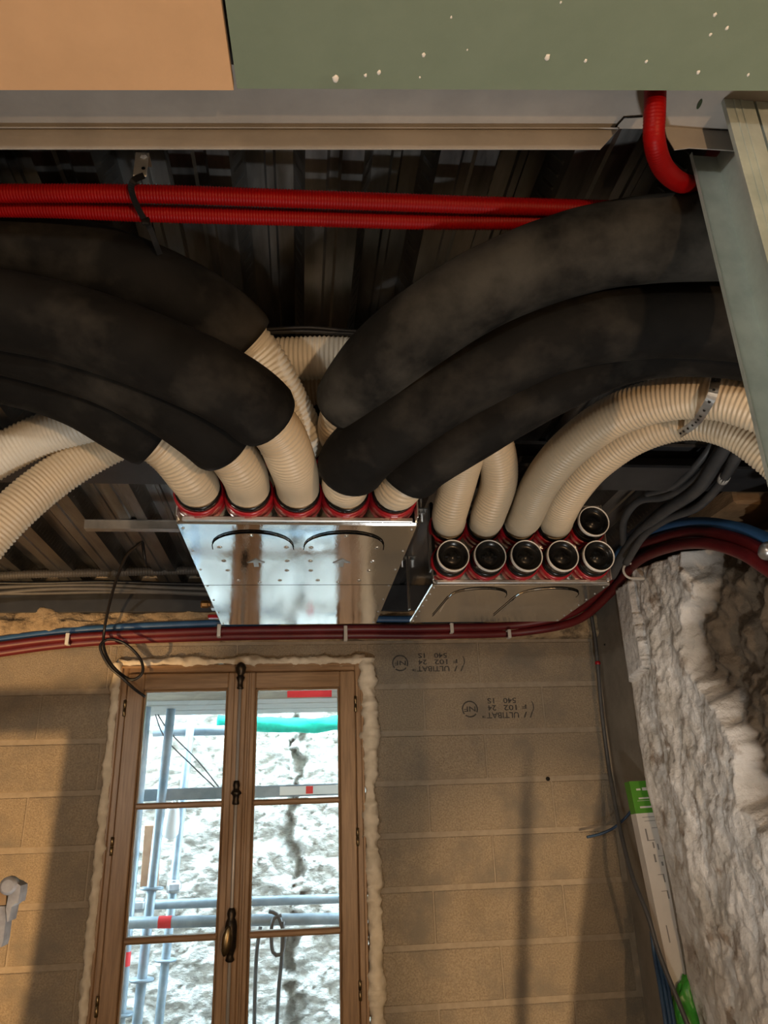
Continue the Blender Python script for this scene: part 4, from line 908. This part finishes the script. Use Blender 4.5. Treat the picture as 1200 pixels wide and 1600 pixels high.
for k, (x0, x1) in enumerate(((1022, 1043), (1028, 1050), (1034, 1056))):
    tube_thing('blue_cable', 'bluecable', [aY(x0-4, 1455, 3.06-.01*k), aY(x0, 1490, 3.05-.01*k), aY((x0+x1)/2, 1550, 2.97), aY(x1, 1620, 2.92), aY(x1+6, 1680, 2.9)], .008, ['leftmost', 'middle', 'rightmost'][k]+' of the three dark blue cables beside the carton', 'cable', 'dark blue cables by the carton', 8, .02)
# carton leaning in the corner (green top, white body)
def carton():
    Yc = 3.12
    TL, TR_, BL, BR = aY(983, 1221, 3.04), aY(1024, 1219, 3.04), aY(1050, 1545, 2.985), aY(1106, 1536, 2.985)
    t = thing('carton', BL, 'long green and white printed carton leaning in the corner', 'carton')
    nrm = (TR_-TL).cross(BL-TL).normalized()
    if nrm.y < 0: nrm = -nrm
    def q(u, v): return (TL.lerp(TR_, u)).lerp(BL.lerp(BR, u), v)
    MB().prism([q(0, .17), q(1, .17), q(1, 1), q(0, 1)], nrm*.05).build('white_panel', 'carton_white', t)
    g = MB().prism([q(0, 0), q(1, 0), q(1, .17), q(0, .17)], nrm*.05).build('green_panel', 'carton_green', t)
    gs = MB().prism([q(.62, .40), q(1.0, .34), q(1.0, .70), q(.80, .70)], -nrm*.0008).build('green_stripe', 'carton_green', t)
    def mark(u0, u1, v0, v1, m_): MB().prism([q(u0, v0), q(u1, v0), q(u1, v1), q(u0, v1)], -nrm*.0006).build('print_mark', m_, t)
    for (u0, u1, v0, v1) in ((.2, .36, .040, .050), (.42, .66, .036, .052), (.22, .62, .088, .096), (.15, .68, .104, .106), (.2, .72, .134, .144)): mark(u0, u1, v0, v1, 'carton_white')
    for (u0, u1, v0, v1) in ((.2, .9, .19, .193), (.25, .85, .21, .213), (.2, .25, .25, .31), (.2, .45, .308, .312), (.65, .7, .245, .30), (.45, .7, .247, .25), (.35, .4, .32, .35), (.5, .54, .33, .36), (.7, .74, .33, .36), (.3, .36, .38, .42), (.45, .7, .39, .393), (.5, .56, .42, .44), (.3, .5, .48, .483), (.46, .5, .48, .52), (.6, .68, .52, .53), (.3, .5, .56, .563), (.46, .5, .56, .60), (.6, .68, .60, .61), (.2, .23, .72, .80), (.5, .53, .74, .83)): mark(u0, u1, v0, v1, 'print_grey')
carton()
# green plastic bag under it
bm = bmesh.new(); bmesh.ops.create_icosphere(bm, subdivisions=5, radius=1); c = aY(1088, 1592, 2.97)
mb = MB()
for v in bm.verts:
    k = 1+.22*fbm(v.co, 1.6, 4)+.09*abs(fbm(v.co, 5, 3)); v.co = c+Vector((v.co.x*.085*k, v.co.y*.06*k, v.co.z*.17*k-.04))
tag(mb.bm(bm, True).build('plastic_bag', 'green_bag'), 'crumpled green plastic bag below the leaning carton', 'bag')
# metal clamp at the left edge of view
def clamp():
    Y = 1.2
    t = thing('clamp', aY(0, 1480, Y), 'cast metal clamp head poking in at the left edge', 'clamp')
    pts = [(17, 1376), (25, 1379), (32, 1384), (31, 1396), (28, 1411), (24, 1412), (18, 1417), (13, 1440), (11, 1441), (9, 1420), (13, 1400), (15, 1388)]
    MB().prism([aY(x, y, Y) for x, y in pts][::-1], (0, .03, 0)).build('jaw', 'clamp_grey', t)
    pts = [(-20, 1388), (8, 1388), (14, 1390), (13, 1393), (-20, 1392)]
    MB().prism([aY(x, y, Y+.005) for x, y in pts][::-1], (0, .02, 0)).build('bar', 'bronze', t)
    pts = [(-20, 1394), (10, 1394), (9, 1414), (-20, 1416)]
    MB().prism([aY(x, y, Y+.012) for x, y in pts][::-1], (0, .02, 0)).build('plate', 'clamp_brown', t)
    MB().lathe(aY(13, 1384, Y), (0, -1, 0), [(-.01, .012), (.0, .012), (.004, .008)], 14).build('pivot', 'clamp_grey', t)
    pts = [(-20, 1416), (8, 1416), (9, 1438), (5, 1470), (2, 1480), (-20, 1480)]
    MB().prism([aY(x, y, Y+.01) for x, y in pts][::-1], (0, .025, 0)).build('handle', 'clamp_grey', t)
clamp()
# ================================================================== ADDED SHADOW CASTERS BELOW THE FRAME, UNSEEN (throw the shadows on the block wall)
def shadow_line(lampp, wallp, Y):
    a = Vector(lampp); b = Vector(wallp); k = (Y-a.y)/(b.y-a.y); v = a.lerp(b, k); v.z += EZ; return v
def wp(x, y): v = aY(x, y, WY); v.z -= EZ; return v
# unseen bar added at left, below the view, only to shadow the wall
YO = 1.9
A = shadow_line(LL, wp(-260, 1086), YO); B = shadow_line(LL, wp(128, 1086), YO); C = shadow_line(LL, wp(128, 1132), YO)
tag(MB().box((A.x, YO-.02, C.z), (B.x, YO+.02, B.z), .002).build('shadow_bar', 'timber'), 'unseen bar added out of frame at left to shadow the wall', 'plank')
tp = [shadow_line(LL, wp(x, y), YO+.03) for x, y in ((112, 1132), (124, 1086), (200, 1050), (420, 1030))]
tp = [Vector((tp[0].x-.04, tp[0].y, 0))]+tp+[Vector((tp[-1].x+.03, tp[-1].y, 0))]
tag(MB().prism(tp, (0, .0125, 0)).build('shadow_panel_left', 'beige_board'), 'unseen upright panel added below the frame to shadow the wall', 'plasterboard')  # added panel, outlined to shadow the wall around the window
# unseen leaning rod added at right for its shadow
Yp = .75
A = shadow_line(LR, wp(826, 1165), Yp); B = shadow_line(LR, wp(813, 1620), Yp); d = (B-A).normalized(); B = A+d*((A.z-0.0)/-d.z)
tag(MB().tube([A, B], .0115, 12).build('shadow_rod', 'galv_dull'), 'unseen thin rod added below the frame to cast a shadow', 'rod')

pl = [shadow_line(LR, wp(x, y), Yp+.05) for x, y in ((985, 1150), (935, 1230), (925, 1300), (905, 1450), (885, 1660), (1200, 1660), (1200, 1150))]
tag(MB().prism(pl, (0, .018, 0)).build('shadow_panel_right', 'timber'), 'unseen panel added below the frame at right to shadow the wall', 'board')  # added panel, shaped to shadow the right end of the block wall
